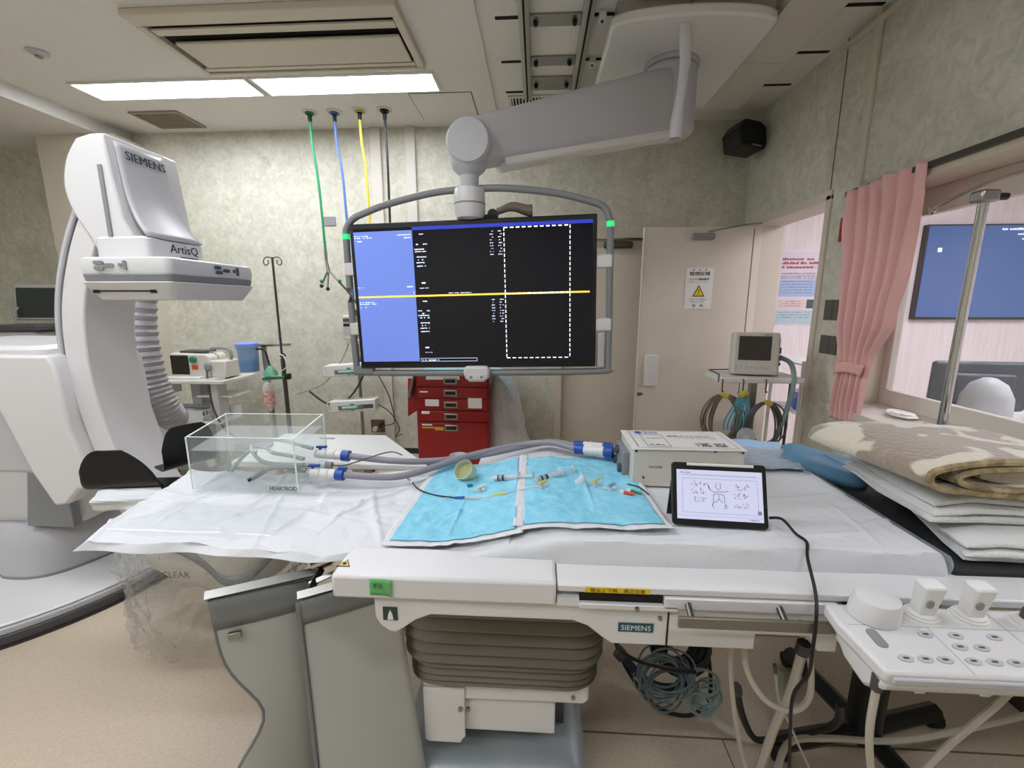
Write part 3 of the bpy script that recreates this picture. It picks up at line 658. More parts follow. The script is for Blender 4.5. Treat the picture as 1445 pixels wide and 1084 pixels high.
def sheetL(u, v):
    x = -1.16 + 1.10 * u; yn = .955 + .02 * math.sin(u * 9) * .5; yf = 1.47 + .13 * min(1, max(0, (u - .55) / .3))
    if v < .12:
        t = v / .12; q = 1 - t
        return Vector((x - .02 * q, yn - .012 * q + .006 * math.sin(u * 30), zs(x) - .002 - (.012 + .012 * (1 - u) * abs(math.sin(u * 7 + .5))) * q + wr(x, yn) * t))
    t = (v - .12) / .88; y = yn + (yf - yn) * t
    sk = -.12 * t * (1 - u)
    return Vector((x + sk, y, zs(x) - .003 + wr(x, y, .7) + crease(CR_S, x, y) - .02 * max(0, t - .93) / .07))
sh = thing('table_sheet', 'crumpled white disposable sheet spread under the clear tank', 'sheet', (-.6, 1.25, .87))
MB().grid(sheetL, 260, 130).build('cloth', 'sheet', sh, solid=.002)
def clearsheet(u, v):
    x = -1.16 + .46 * u; y = .985 + .20 * v
    return Vector((x + .05 * v, y, zs(x) + .012 + .004 * nz(x * 8, y * 8, 4) - .03 * max(0, .15 - v) / .15))
MB().grid(clearsheet, 26, 10).build('clear_film', film('thin_film', '#eef2f2', .75, .06), sh)
def padw(x, y): return .55 * wr(x, y) + .005 + .003 * nz(x * 20, y * 9, 3) + .002 * nz(x * 40, y * 30, 5) + crease(CR_P, x, y)
def pad(x0, x1, xs0, xs1, y0, y1, label):
    t = thing('absorbent_pad', label, 'pad', ((x0 + x1) / 2, (y0 + y1) / 2, zs(x0)), 'blue absorbent pads on the table')
    def f(u, v, m=0, lift=.009):
        a, c = x0 + m, x1 - m; e0, e1 = y0 + m, y1 - m
        y = e0 + (e1 - e0) * v; xa = a + (xs0 - x0) * v; xb = c + (xs1 - x1) * v; x = xa + (xb - xa) * u
        return Vector((x, y, zs(x) + lift + padw(x, y)))
    MB().grid(lambda u, v: f(u, v), 60, 80).build('border', 'sheet', t, solid=.001)
    MB().grid(lambda u, v: f(u, v, .018, .0125), 80, 110).build('absorbent_face', 'blue', t, solid=.001)
pad(-.385, -.03, -.365, -.045, .965, 1.52, 'blue absorbent pad with white border holding the yellowish cup')
pad(-.045, .335, -.055, .315, .975, 1.48, 'blue absorbent pad with white border beside the tablet')
MB().grid(lambda u, v: Vector((-.055 + .028 * u, .99 + .52 * v, zs(-.04) + .018 + .003 * nz(u * 3, v * 12))), 4, 30).build('white_seam', 'sheet', bpy.data.objects['absorbent_pad.001'], solid=.001)
# black foot pad beyond the mattress
fp = box('foot_pad', 'blackpad', .94, 1.75, .935, 1.62, .886, .912, bevel=.01); tag(fp, 'black table pad under the towels at the foot end', 'pad')
# side board at the far left
sb = thing('side_table', 'plain white table board standing behind the clear tank', 'table', (-.9, 1.75, 0))
MB().prism([(-1.22, 1.58), (-.42, 1.58), (-.72, 1.96), (-1.22, 1.96)], 'z', .855, .88).build('top', 'white2', sb, bevel=.004)
box('column', 'metal', -.80, -.74, 1.74, 1.82, .06, .856, sb, bevel=.004); box('foot', 'metal', -.98, -.50, 1.70, 1.75, .03, .07, sb, bevel=.006); box('foot', 'metal', -.98, -.50, 1.83, 1.88, .03, .07, sb, bevel=.006); box('foot_bridge', 'metal', -.80, -.74, 1.75, 1.83, .03, .07, sb)
for px_, py_ in ((-.95, 1.725), (-.53, 1.725), (-.95, 1.855), (-.53, 1.855)): MB().cyl((px_ - .01, py_, .02), (px_ + .01, py_, .02), .02, n=10).build('caster', 'black', sb)
box('groove', 'grey', -1.01, -.94, 1.885, 1.90, .8795, .881, sb)
# ================================================================== tablet
TT = Matrix.Translation((.456, 1.015, .957)) @ Matrix.Rotation(R(-4), 4, 'Z') @ Matrix.Rotation(R(-20), 4, 'X') @ Matrix.Scale(.9, 4)
tp = thing('tablet', 'black cased tablet propped up with a slide of drawings on screen', 'tablet', (.456, 1.02, .955))
MB(TT).prism(rrect(-.125, .125, 0, .172, .01, 4), 'y', -.006, .008).build('case', 'black', tp, bevel=.002)
MB(TT).box(-.113, .113, -.0072, -.006, .018, .152).build('screen', mat('tablet_screen', '#c6c8e4', .15, emit=.36), tp)
MB(TT).cyl((-.085, -.004, .167), (.092, -.004, .167), .0045, n=10).build('stylus', 'white2', tp)
MB(TT).prism([(.008, .0), (.012, .0), (.095, -.032), (.09, -.035)], 'x', -.12, .1).build('stand_flap', 'black', tp) if 0 else None
b = MB(TT); b.add([(-.125, .008, .12), (.11, .008, .12), (.11, .075, .012), (-.125, .075, .012)], [(0, 1, 2, 3)]); b.build('stand_flap', 'black', tp, solid=.004)
def tsx(name, m, rects, off):
    b = MB(TT)
    for x0, x1, z0, z1 in rects: b.add([(x0, -off, z0), (x1, -off, z0), (x1, -off, z1), (x0, -off, z1)], [(0, 1, 2, 3)])
    return b.build(name, m, tp, smooth=False, recalc=False, kind='stuff')
fr_ = [(-.098, .098, .139, .1397), (-.105, .105, .137, .1374), (-.098, .1, .036, .0366), (-.098, -.0973, .036, .128), (.1, .1007, .036, .128), (-.098, .1, .128, .1286), (-.108, .108, .028, .0284)]
tsx('screen_lines', mat('slide_line', '#6f7396', .5), fr_ + illegible(-.105, -.075, .143, .003, rn), .0075)
rn = random.Random(9); sk = []
for gx in (-.067, -.045, .045, .067):
    for gz in (.115, .094, .072) if gx < 0 else (.108, .085, .06):
        for k in range(9): q = gx + rn.uniform(-.008, .008); z = gz + rn.uniform(-.007, .005); l = rn.uniform(.002, .007); sk.append((q, q + l, z, z + .0011) if k % 2 else (q, q + .0011, z, z + l))
tsx('slide_drawings', mat('slide_brown', '#5f4a44', .5), sk, .0076)
b = MB(TT)
for ln in ([(-.004, .12), (-.008, .108), (-.002, .1), (.006, .104), (.004, .12)], [(-.028, .11), (-.022, .098), (-.012, .093), (.0, .095), (.014, .094), (.026, .098)], [(-.015, .085), (-.006, .09), (.004, .088), (.014, .086)], [(-.014, .086), (-.014, .068), (-.018, .056)], [(.014, .086), (.015, .068), (.018, .056)], [(.0, .086), (.001, .075), (.01, .066)], [(.001, .075), (-.008, .067), (-.016, .064)], [(-.018, .06), (-.013, .05)], [(.018, .06), (.012, .05), (.02, .05), (.02, .06)], [(-.022, .1), (-.03, .118)]):
    b.tube([(x - .002, -.0074, z) for x, z in ln], .0006, 4)
b.build('slide_figure', 'ink', tp, kind='stuff')
tsx('slide_button', mat('slide_grey', '#8a93b5', .4), [(.098, .108, .038, .048)], .0078)
text('Medtronic', TT @ Vector((.09, -.0078, .0235)), TT.to_3x3() @ Vector((1, 0, 0)), TT.to_3x3() @ Vector((0, 0, 1)), .004, 'text', tp, w=.02, ext=0)
tcb = thing('tablet_cable', 'long black charging cable running from tablet to floor', 'cable', (.72, .85, 0))
MB().tube(cat_spline([(.572, 1.015, .985), (.60, 1.01, .985), (.62, .985, .962), (.625, .95, .96), (.605, .91, .945), (.59, .85, .905), (.575, .815, .87), (.57, .805, .80), (.572, .81, .74), (.555, .82, .68), (.565, .83, .58), (.60, .85, .35), (.64, .86, .08), (.68, .86, .008), (.8, .84, .008)], 8), .0035, 8).build('wire', 'bcord', tcb)
# ================================================================== C-arm stand
ca = thing('c_arm', 'tall white C-arm x-ray stand with flat detector and round floor base', 'x-ray machine', (-2.9, 2.3, 0))
CX, CY, RB = -3.02, 2.26, 1.0
def disc(r, z0, z1, name, m, bev=.006): return MB().prism([(CX + r * math.cos(2 * math.pi * i / 96), CY + r * math.sin(2 * math.pi * i / 96)) for i in range(96)], 'z', z0, z1).build(name, m, ca, bevel=bev)
disc(RB, 0, .012, 'floor_ring', mat('dark_red_edge', '#33262a', .5), 0)
disc(RB - .008, .012, .055, 'kerb_dark', 'dgrey', .003); disc(RB - .018, .055, .085, 'kerb_light', 'lgrey', .004); disc(RB - .03, .085, .10, 'base_plate', 'white', .008)
# foot block
ft = [(-2.83, .10), (-2.80, .27), (-2.72, .36), (-2.56, .43), (-2.3, .46)]
rings = []
for z, e in ((.10, 0), (.16, .0), (.27, .015), (.33, .05), (.36, .09)):
    ring = [(-3.3, 1.92 + e), (-2.86, 1.90 + e), (-2.74 - e * .2, 1.865 + e), (-2.60, 1.87 + e), (-2.50 - e * .4, 1.93 + e), (-2.42 - e, 2.08 + e * .3), (-2.36 - e, 2.3), (-2.40 - e, 2.62), (-3.3, 2.62)]
    rings.append([Vector((x, y, z)) for x, y in [tuple(q)[:2] for q in cat_spline([(a, c, 0) for a, c in ring], 4, True)]])
MB().loft(rings).build('foot', 'lgrey', ca)
MB().loft([[q + Vector((0, 0, -.075 if i == 0 else -.05)) * 0 + Vector((0, 0, (.10 if i == 0 else .112) - q.z)) + (q - Vector((-2.9, 2.2, q.z))) * .012 for q in rings[0]] for i in (0, 1)]).build('foot_gasket', 'grey', ca)
# upright stand
rings = []
for z, xr, yn in ((.36, -2.40, 1.98), (.42, -2.37, 1.95), (.8, -2.36, 1.93), (1.1, -2.38, 1.93), (1.28, -2.40, 1.94), (1.30, -2.42, 1.96)):
    rings.append([Vector((x, y, z)) for x, y in rrect(-3.35, xr, yn, 2.6, .06, 4)])
MB().loft(rings).build('stand', 'white', ca)
MB().prism([(-2.62, .37), (-2.36, .37), (-2.36, .50), (-2.50, .80), (-2.60, 1.27), (-2.615, 1.27), (-2.53, .80)], 'y', 1.915, 1.96).build('stand_stripe', 'grey', ca, bevel=.004)
# holder that grips the C: near cheek, far cheek, back
def cheek(y0, y1, m='white', dx=0):
    return MB().prism([(-2.36 + dx, 1.29), (-2.02 + dx, 1.29), (-1.995 + dx, 1.25), (-1.985 + dx, 1.0), (-1.955 + dx, .86), (-1.90 + dx, .735), (-1.91 + dx, .71), (-1.99 + dx, .70), (-2.06 + dx, .63), (-2.12 + dx, .62), (-2.20 + dx, .78), (-2.27 + dx, 1.0), (-2.34 + dx, 1.2)], 'y', y0, y1).build('holder_cheek', m, ca, bevel=.018, seg=3)
cheek(1.66, 1.74); cheek(1.935, 2.0, 'white', .07)
MB().box(-2.45, -2.12, 1.70, 2.05, .75, 1.26).build('holder_back', 'lgrey', ca, bevel=.02)
# the C itself
outer = cat_spline([(-1.42, 0, 2.10), (-1.60, 0, 2.09), (-1.74, 0, 2.02), (-1.86, 0, 1.89), (-1.96, 0, 1.70), (-2.03, 0, 1.48), (-2.05, 0, 1.25), (-2.03, 0, 1.0), (-1.97, 0, .75), (-1.87, 0, .52), (-1.72, 0, .35), (-1.5, 0, .27), (-1.35, 0, .26)], 8)
def sweep(off0, off1, y0, y1, name, m, a=0, z=None):
    N = len(outer); rings = []
    for i in range(a, z or N):
        d = (outer[min(i + 1, N - 1)] - outer[max(i - 1, 0)]).normalized(); n = Vector((d.z, 0, -d.x)) * -1   # towards the inside of the C
        if n.dot(Vector((-1.45, 0, 1.2)) - outer[i]) < 0: n = -n
        p0, p1 = outer[i] + n * off0, outer[i] + n * off1
        rings.append([Vector((p0.x, y0, p0.z)), Vector((p0.x, y1, p0.z)), Vector((p1.x, y1, p1.z)), Vector((p1.x, y0, p1.z))])
    return MB().loft(rings).build(name, m, ca, bevel=.006)
sweep(.05, .15, 1.715, 1.95, 'c_arc', 'white', 21); sweep(.0, .022, 1.73, 1.935, 'outer_rim', 'lgrey', 21); sweep(.022, .05, 1.74, 1.925, 'guide_groove', 'dgrey', 21)
sweep(.06, .075, 1.708, 1.715, 'guide_rail', 'chrome', 66)
# detector head on top
hp = [(-1.72, 2.145), (-1.664, 2.147), (-1.656, 2.078), (-1.649, 1.988), (-1.632, 1.83), (-1.605, 1.775), (-1.60, 1.735), (-1.60, 1.66)] + [(p.x, p.z) for p in cat_spline([(-1.747, 0, 1.66), (-1.781, 0, 1.75), (-1.842, 0, 1.859), (-1.861, 0, 1.96), (-1.833, 0, 2.056), (-1.777, 0, 2.131)], 5)]
rings = []
for y, e in ((1.70, .012), (1.72, 0), (1.98, 0), (2.05, .006)):
    c = Vector((-1.72, 0, 1.9)); rings.append([Vector((c.x + (x - c.x) * (1 - e * 4), y, c.z + (z - c.z) * (1 - e * 2))) for x, z in hp])
MB().loft(rings).build('head', 'white', ca, bevel=.008)
# swept front fairing with the name on it
def fair(u, v):
    t = v; y0 = 1.735 - .03 * t ** 3; y1 = 1.955 + .03 * t ** 3
    x = -1.655 + .03 * t + .082 * t ** 4; z = 2.125 - .36 * t
    return Vector((x + .012 * math.sin(math.pi * u), y0 + (y1 - y0) * u, z))
MB().grid(fair, 10, 18).build('front_fairing', 'lgrey', ca, solid=.012)
rings = []
for z, e in ((1.765, .012), (1.755, 0), (1.68, 0), (1.672, .01)): rings.append([Vector((x, y, z)) for x, y in rrect(-1.76 + e, -1.535 - e, 1.69 + e, 1.985 - e, .02, 4)])
MB().loft(rings).build('collar', 'white', ca)
box('indicator_strip', 'grey', -1.70, -1.682, 1.694, 1.70, 1.76, 2.03, ca, bevel=.003)
sv = fair(.5, .12); ns = (fair(.9, .12) - fair(.1, .12)).normalized(); uz = (fair(.5, .0) - fair(.5, .2)).normalized()
text('SIEMENS', fair(.5, .13) + Vector((.0085, 0, 0)), ns, uz, .034, 'text', ca, w=.185, bold=.05)
text('ArtisQ', (-1.534, 1.868, 1.726), (0, 1, 0), U_, .042, 'text', ca, w=.15, bold=.012)
strokes((-1.534, 1.89, 1.693), (0, 1, 0), U_, illegible(-.05, .05, 0, .008, random.Random(4), 1), 'dgrey', ca, 'small_print')
text('zeego family', (-1.534, 1.975, 1.69), (0, 1, 0), U_, .008, 'dgrey', ca, w=.09) if 0 else None
# flat detector
def slab(z0, z1, e0, e1, name, m, r=.045):
    return MB().loft([[Vector((x, y, z)) for x, y in rrect(-1.735 + e, -1.365 - e, 1.58 + e, 2.075 - e, .028, 5)] for z, e in ((z0, e0), (z1, e1))]).build(name, m, dt, bevel=.004)
dt = MB().loft([[Vector((x, y, z)) for x, y in rrect(-1.735 + e, -1.365 - e, 1.58 + e, 2.075 - e, .028, 5)] for z, e in ((1.612, .004), (1.64, .0), (1.668, .004), (1.674, .014))]).build('detector', 'white', ca)
slab(1.583, 1.612, .008, .003, 'grey_band', 'grey'); slab(1.515, 1.583, .035, .0, 'detector_tray', 'white')
box('tray_slot', 'slot', -1.69, -1.45, 1.595, 1.606, 1.546, 1.551, dt)
for sx in (-1.685, -1.455): box('slot_end', 'slot', sx - .011, sx + .011, 1.594, 1.606, 1.541, 1.553, dt)
for k, (sx, sz, w_, h_) in enumerate(((-1.64, 1.652, .038, .014), (-1.64, 1.632, .038, .014), (-1.60, 1.642, .04, .014), (-1.555, 1.643, .014, .014), (-1.537, 1.643, .013, .034))):
    MB().prism(rrect(sx - w_ / 2, sx + w_ / 2, sz - h_ / 2, sz + h_ / 2, min(w_, h_) / 2.1, 4), 'y', 1.576, 1.582).build('button', 'grey', dt)
for k, (sy, sz, w_, h_) in enumerate(((1.83, 1.652, .038, .014), (1.835, 1.632, .038, .014), (1.88, 1.642, .04, .014), (1.93, 1.643, .014, .014), (1.952, 1.643, .013, .036))):
    MB().prism(rrect(sy - w_ / 2, sy + w_ / 2, sz - h_ / 2, sz + h_ / 2, min(w_, h_) / 2.1, 4), 'x', -1.367, -1.361).build('button', 'dgrey', dt)
# corrugated hose hanging behind
hp_ = cat_spline([(-2.0, 2.3, 1.95), (-2.10, 2.28, 1.75), (-2.15, 2.25, 1.4), (-2.13, 2.24, 1.1), (-2.09, 2.26, .92), (-2.12, 2.33, .85), (-2.24, 2.4, .93), (-2.36, 2.36, 1.1), (-2.38, 2.2, 1.2)], 26)
MB().tube(hp_, lambda t: .072 + .005 * math.sin(t * 2 * math.pi * 60), 16).build('corrugated_hose', mat('hose_light', '#a9a8aa', .35), ca)
# x-ray tube housing below
tx = -1.40
rings = []
for x, hy, z0, z1 in ((-1.80, .10, .36, .50), (-1.74, .17, .30, .54), (-1.6, .21, .25, .56), (-1.42, .225, .205, .565), (-1.28, .22, .215, .565), (-1.16, .18, .29, .56), (-1.06, .10, .42, .555), (-1.03, .05, .47, .54)):
    rings.append([Vector((x, 1.83 + hy * 1.0 * math.copysign(abs(math.cos(a)) ** .6, math.cos(a)), (z0 + z1) / 2 + (z1 - z0) / 2 * math.copysign(abs(math.sin(a)) ** .55, math.sin(a)))) for a in [2 * math.pi * k / 32 for k in range(32)]])
MB().loft(rings).build('tube_housing', 'offw', ca)
def stripe(u, v):
    xs = [(-1.62, .50), (-1.50, .46), (-1.41, .40), (-1.35, .33), (-1.28, .32), (-1.20, .37), (-1.12, .455), (-1.07, .52)]
    pts_ = stripe.p; k = u * (len(pts_) - 1); i = min(int(k), len(pts_) - 2); q = pts_[i].lerp(pts_[i + 1], k - i)
    return Vector((q.x, 1.607 + .0 * v + .10 * max(0, (q.x + 1.22) / .16) ** 2 * (q.x > -1.22) + .02 * max(0, (-1.5 - q.x)), q.z - .004 + .04 * (v - .5)))
stripe.p = cat_spline([(-1.62, 0, .50), (-1.50, 0, .46), (-1.41, 0, .40), (-1.35, 0, .335), (-1.28, 0, .325), (-1.20, 0, .37), (-1.12, 0, .455), (-1.07, 0, .52)], 5)
MB().grid(stripe, 34, 3).build('tube_stripe', 'grey', ca, solid=.01)
text('CLEAR', (-1.545, 1.598, .35), (1, .04, 0), U_, .03, 'dgrey', ca, w=.12)
# crumpled bag hanging round the tube
bg = thing('plastic_bag', 'crumpled clear plastic bag wrapped around the x-ray tube', 'bag', (-1.5, 1.7, .01))
def bagf(u, v):
    a = 2 * math.pi * u; z = .60 - .54 * v ** 1.1
    rx = .41 + .03 * v - .3 * max(0, v - .45); ry = .275 + .02 * math.sin(v * 4); 
    k = 1 + .12 * nz(math.cos(a) * 3, math.sin(a) * 3, v * 6) * (.3 + v) + .07 * abs(nz(math.cos(a) * 8, math.sin(a) * 8, v * 11)) + .06 * nz(math.cos(a) * 17, math.sin(a) * 17, v * 21) + .03 * abs(math.sin(a * 15 + 3 * nz(a, v * 4, 1))) * v
    return Vector((-1.44 + rx * k * math.cos(a) - .06 * v, 1.80 + ry * k * math.sin(a) - .08 * v * v, z + .04 * nz(math.cos(a) * 5, math.sin(a) * 4, 8) * v))
MB().grid(bagf, 150, 70, True).build('film', 'bag', bg, ang=25)
# ================================================================== black arm boards at the head end
def armboard(label, c, rz, hi, ln):
    T = Matrix.Translation(c) @ Matrix.Rotation(rz, 4, 'Z')
    t = thing('arm_guard', label, 'arm guard', c, 'black arm guards')
    def f(u, v):   # gutter: flat foot, then a rising flange with rounded top corner
        x = (u - .5) * ln; s_ = v * (.10 + hi)
        top = 1 - .0 * u
        if s_ < .07: y, z = .07 - s_, 0
        else:
            q = s_ - .07; r = .035
            if q < r * 1.57: a = q / r; y, z = -r * math.sin(a), r - r * math.cos(a)
            else: y, z = -r, r + (q - r * 1.57)
        lim = hi * (1 - (abs(2 * u - 1) ** 5) * .5) - (.09 * max(0, u - .55) / .45 if ln > .2 else 0)
        z = min(z, lim)
        return Vector((x, y, z))
    MB(T).grid(f, 24, 24).build('gutter', 'black', t, solid=.008)
    MB(T).cyl((ln * .42, .0, -.02), (ln * .55, .03, -.03), .018, n=12).build('pin', 'chrome', t)
armboard('black curved arm guard nearest the C-arm with rounded flap', (-1.47, 1.40, .845), R(8), .15, .27)
armboard('black curved arm guard standing behind the clear tank', (-1.40, 1.58, .865), R(60), .17, .18)
cl = thing('white_sleeve', 'small white cloth sleeve under the black arm guard', 'cloth', (-1.42, 1.38, .79))
def cs(u, v): a = 2 * math.pi * u; r = .032 + .006 * nz(u * 6, v * 4, 2) + .005 * math.sin(a * 5 + v * 3); return Vector((-1.55 + .24 * v, 1.36 + r * math.cos(a) * 1.3, .812 + r * math.sin(a) + .0 * v))
g = MB().grid(cs, 28, 14, True); g.build('cloth', 'sheet', cl)
# ================================================================== clear acrylic tank with vessel model
tk = thing('acrylic_tank', 'clear acrylic water tank holding a vessel model on white sheet', 'tank', (-.95, 1.4, .905))
q = [Vector((-1.105, 1.25, 0)), Vector((-.755, 1.25, 0)), Vector((-.81, 1.555, 0)), Vector((-1.19, 1.545, 0))]
z0, z1 = .912, 1.086
cen = sum(q, Vector()) / 4
for i in range(4):
    a, c = q[i], q[(i + 1) % 4]; ai, ci = a.lerp(cen, .03), c.lerp(cen, .03)
    b = MB(); b.add([Vector((p.x, p.y, z)) for z in (z0, z1) for p in (a, c, ci, ai)], [(0, 1, 5, 4), (1, 2, 6, 5), (2, 3, 7, 6), (3, 0, 4, 7), (0, 3, 2, 1), (4, 5, 6, 7)]); b.build('wall', 'acryl', tk)
    b = MB(); b.add([Vector((p.x, p.y, z)) for z in (z1, z1 + .0015) for p in (a, c, ci, ai)], [(0, 1, 5, 4), (1, 2, 6, 5), (2, 3, 7, 6), (3, 0, 4, 7), (0, 3, 2, 1), (4, 5, 6, 7)]); b.build('rim', 'acredge', tk)
    MB().cyl((a.x, a.y, z0), (a.x, a.y, z1), .0025, n=6).build('corner_joint', 'acredge', tk)
MB().prism([tuple(p)[:2] for p in q], 'z', .905, z0).build('floor_plate', 'acryl', tk)
MB().prism([tuple(p.lerp(cen, .035))[:2] for p in q], 'z', 1.04, 1.0405).build('water_surface', film('water', '#eef2f2', .8, .02, .2, 18), tk)
wv = mat('silicone_vessel', '#c8cfd0', .25)
for pts_ in ([(-1.02, 1.45, .99), (-.97, 1.42, 1.0), (-.92, 1.40, .985), (-.86, 1.38, .985), (-.79, 1.36, .98)], [(-1.02, 1.43, 1.0), (-.99, 1.40, .975), (-.93, 1.36, .965), (-.85, 1.345, .962), (-.78, 1.34, .967)], [(-1.0, 1.46, 1.0), (-.95, 1.47, 1.01), (-.88, 1.46, 1.0), (-.80, 1.44, .99)], [(-1.02, 1.44, .99), (-1.06, 1.42, .95), (-1.07, 1.38, .92)]):
    MB().tube(cat_spline(pts_, 6), .007, 8).build('vessel', film('vessel_wall', '#aeb8b8', .35, .1), tk)
MB().tube(cat_spline([(-1.0, 1.43, .99), (-.975, 1.39, .967), (-.9, 1.36, .955), (-.83, 1.345, .957), (-.76, 1.33, .965)], 6), .0018, 6).build('guide_wire', 'dgrey', tk)
MB().ball((-.98, 1.44, 1.0), (.035, .025, .014), 14, 8).build('heart_chamber', film('vessel_wall2', '#9aa2a2', .3, .1), tk)
MB().cyl((-.90, 1.242, .955), (-.875, 1.275, .972), .009, .012, 12).build('spout', 'grey', tk)
MB().cyl((-.906, 1.235, .951), (-.90, 1.242, .955), .006, n=10).build('spout_tip', 'black', tk)
text('HEARTROID', (-.80, 1.2485, .922), X_, U_, .014, 'ink', tk, w=.09, bold=.025)
# ================================================================== hoses from tank to pump
def connector(p, d, nm, cols, parent, k=1.0):
    p = Vector(p); d = Vector(d).normalized(); s0 = 0
    for j, (ln, r, m_) in enumerate(cols):
        MB().cyl(p + d * s0, p + d * (s0 + ln), r * k, n=18).build(nm, m_, parent, bevel=.0015); s0 += ln
    return p + d * s0
cc = [(.012, .014, 'clear'), (.028, .016, 'white2'), (.004, .0175, 'white2'), (.026, .0165, 'white2'), (.004, .0175, 'white2'), (.024, .016, 'white2'), (.028, .0195, 'bluep')]
for k, (st, dr, lbl, path) in enumerate((((-.785, 1.43, .975), (1, -.02, -.05), 'grey flow hose with blue and white couplings, farther from camera', [(-.50, 1.425, .955), (-.36, 1.46, .945), (-.2, 1.53, .945), (-.02, 1.60, .965), (.06, 1.58, .985), (.14, 1.50, .998)]),
                                        ((-.757, 1.32, .948), (1, -.03, -.03), 'grey flow hose with blue and white couplings, nearer to camera', [(-.48, 1.34, .93), (-.38, 1.40, .935), (-.25, 1.50, .95), (-.08, 1.585, .965), (.05, 1.555, .99), (.14, 1.475, .995)]))):
    t = thing('flow_hose', lbl, 'hose', (st[0] + .3, 1.45, .91), 'hoses between tank and pump')
    e = connector(st, dr, 'coupling', cc, t)
    MB().tube(cat_spline([e] + path, 10), .0115, 12).build('hose', 'hose', t)
    vt = MB(); p = Vector(st) + Vector((.018, 0, .018)); vt.cyl(p + Vector((0, 0, -.006)), p + Vector((0, 0, .004)), .005, n=8); vt.cb(p + Vector((.006, 0, .007)), (.036, .010, .007)); vt.build('valve_lever', 'bluep', t)
    if k == 1: vt = MB(); p = Vector(st) + Vector((.12, 0, .018)); vt.cb(p, (.03, .010, .007)); vt.cyl(p - Vector((0, 0, .01)), p, .005, n=8); vt.build('valve_lever', 'bluep', t)
    ep = Vector(path[-1])
    MB().cyl(ep, ep + Vector((.03, -.015, .003)), .019, n=18).build('collar', 'bluep', t, bevel=.002)
    MB().cyl(ep + Vector((.03, -.015, .003)), ep + Vector((.095, -.045, .008)), .0175, n=18).build('coupling', 'white2', t)
    for s_ in (.05, .07, .088): MB().cyl(ep + Vector((s_, -s_ / 2, .005)), ep + Vector((s_ + .005, -s_ / 2, .005)), .0195, n=18).build('ring', 'white2', t)
    MB().cyl(ep + Vector((.095, -.045, .008)), ep + Vector((.122, -.058, .01)), .021, n=16).build('pump_flange', 'bluep', t)
t = thing('catheter_port', 'clear stopcock port with thin dark wire beside the tank', 'stopcock', (-.74, 1.38, .95))
MB().cyl((-.745, 1.375, .955), (-.72, 1.375, .955), .014, n=12).build('body', 'clear', t); MB().cyl((-.722, 1.375, .955), (-.70, 1.375, .953), .012, n=12).build('cap', 'grey', t)
MB().tube(cat_spline([(-.70, 1.375, .953), (-.66, 1.37, .955), (-.62, 1.375, .965), (-.52, 1.43, .985), (-.47, 1.43, .975)], 8), .0022, 6).build('wire', 'dgrey', t)
# ================================================================== pump box
pb = thing('pump_box', 'white flow pump box with printed lid behind the tablet', 'pump', (.46, 1.35, .955))
MB().box(.292, .617, 1.255, 1.44, .955, 1.072).build('body', 'offw', pb, bevel=.003)
box('lid', 'white2', .288, .621, 1.25, 1.444, 1.072, 1.076, pb, bevel=.001)
XT, YT = (1, 0, 0), (0, 1, 0)
strokes((.4545, 1.347, 1.0765), XT, YT, [(-.145, .15, .085, .0865), (-.145, .15, -.0865, -.085), (-.145, -.1435, -.086, .086), (.1485, .15, -.086, .086), (-.115, -.045, .045, .047), (-.115, -.045, -.075, -.073), (-.115, -.1135, -.075, .047), (-.0465, -.045, -.075, .047)], 'text', pb, 'lid_lines', .0006)
text('●300', (.365, 1.415, 1.0768), XT, YT, .024, mat('print_blue', '#3c6aa8', .5), pb, w=.075)
rn = random.Random(21)
strokes((.4545, 1.347, 1.0765), XT, YT, illegible(-.03, .12, .03, .006, rn) + illegible(.0, .12, .012, .004, rn) + illegible(-.1, -.055, .005, .006, rn) + illegible(-.105, -.06, -.06, .009, rn) + illegible(-.03, .0, .028, .011, rn) + sum([illegible(.035, .078, -.07 + .009 * j, .007, rn, .8) + illegible(.09, .125, -.07 + .009 * j, .007, rn, .8) for j in range(4)], []), 'ink', pb, 'lid_print', .0006)
text('HEARTROID', (.36, 1.2545, 1.018), X_, U_, .007, 'ink', pb, w=.04)
for sx, sz in ((.30, 1.068), (.53, 1.070), (.325, .985), (.61, 1.068)): MB().cyl((sx, 1.255, sz), (sx, 1.251, sz), .004, n=8).build('screw', 'dgrey', pb)
b = MB(); b.box(.272, .292, 1.30, 1.43, .965, 1.045); b.build('port_block', 'grey', pb, bevel=.003)
for yy, zz_ in ((1.33, .985), (1.38, 1.03), (1.41, .985)): MB().cyl((.262, yy, zz_), (.275, yy, zz_), .014, n=12).build('port', 'dgrey', pb)
# ================================================================== catheter kit on the blue pads
def P_(x, y, h=.016): return Vector((x, y, zs(x) + h - .0005 + padw(x, y)))
ct = thing('catheter', 'thin black and clear catheter line lying across the blue pad', 'catheter', (-.3, 1.3, .92))
MB().tube([P_(*p) for p in ((-.45, 1.385), (-.41, 1.33))], .0035, 8).build('sheath', 'grey', ct)
MB().cyl(P_(-.413, 1.332), P_(-.405, 1.322), .005, n=8).build('hub', 'white2', ct)
MB().tube(cat_spline([P_(*p) for p in ((-.405, 1.322), (-.37, 1.275), (-.31, 1.24), (-.24, 1.222))], 8), .0022, 8).build('shaft', 'bcord', ct)
MB().cyl(P_(-.245, 1.223), P_(-.212, 1.214), .004, n=8).build('strain_relief', 'bluep', ct)
MB().cyl(P_(-.212, 1.214), P_(-.165, 1.206), .005, n=8).build('connector', 'clear', ct)
MB().tube(cat_spline([P_(*p) for p in ((-.165, 1.206), (-.13, 1.20), (-.06, 1.198), (0, 1.20))], 6), .0025, 6).build('line', 'clear', ct)
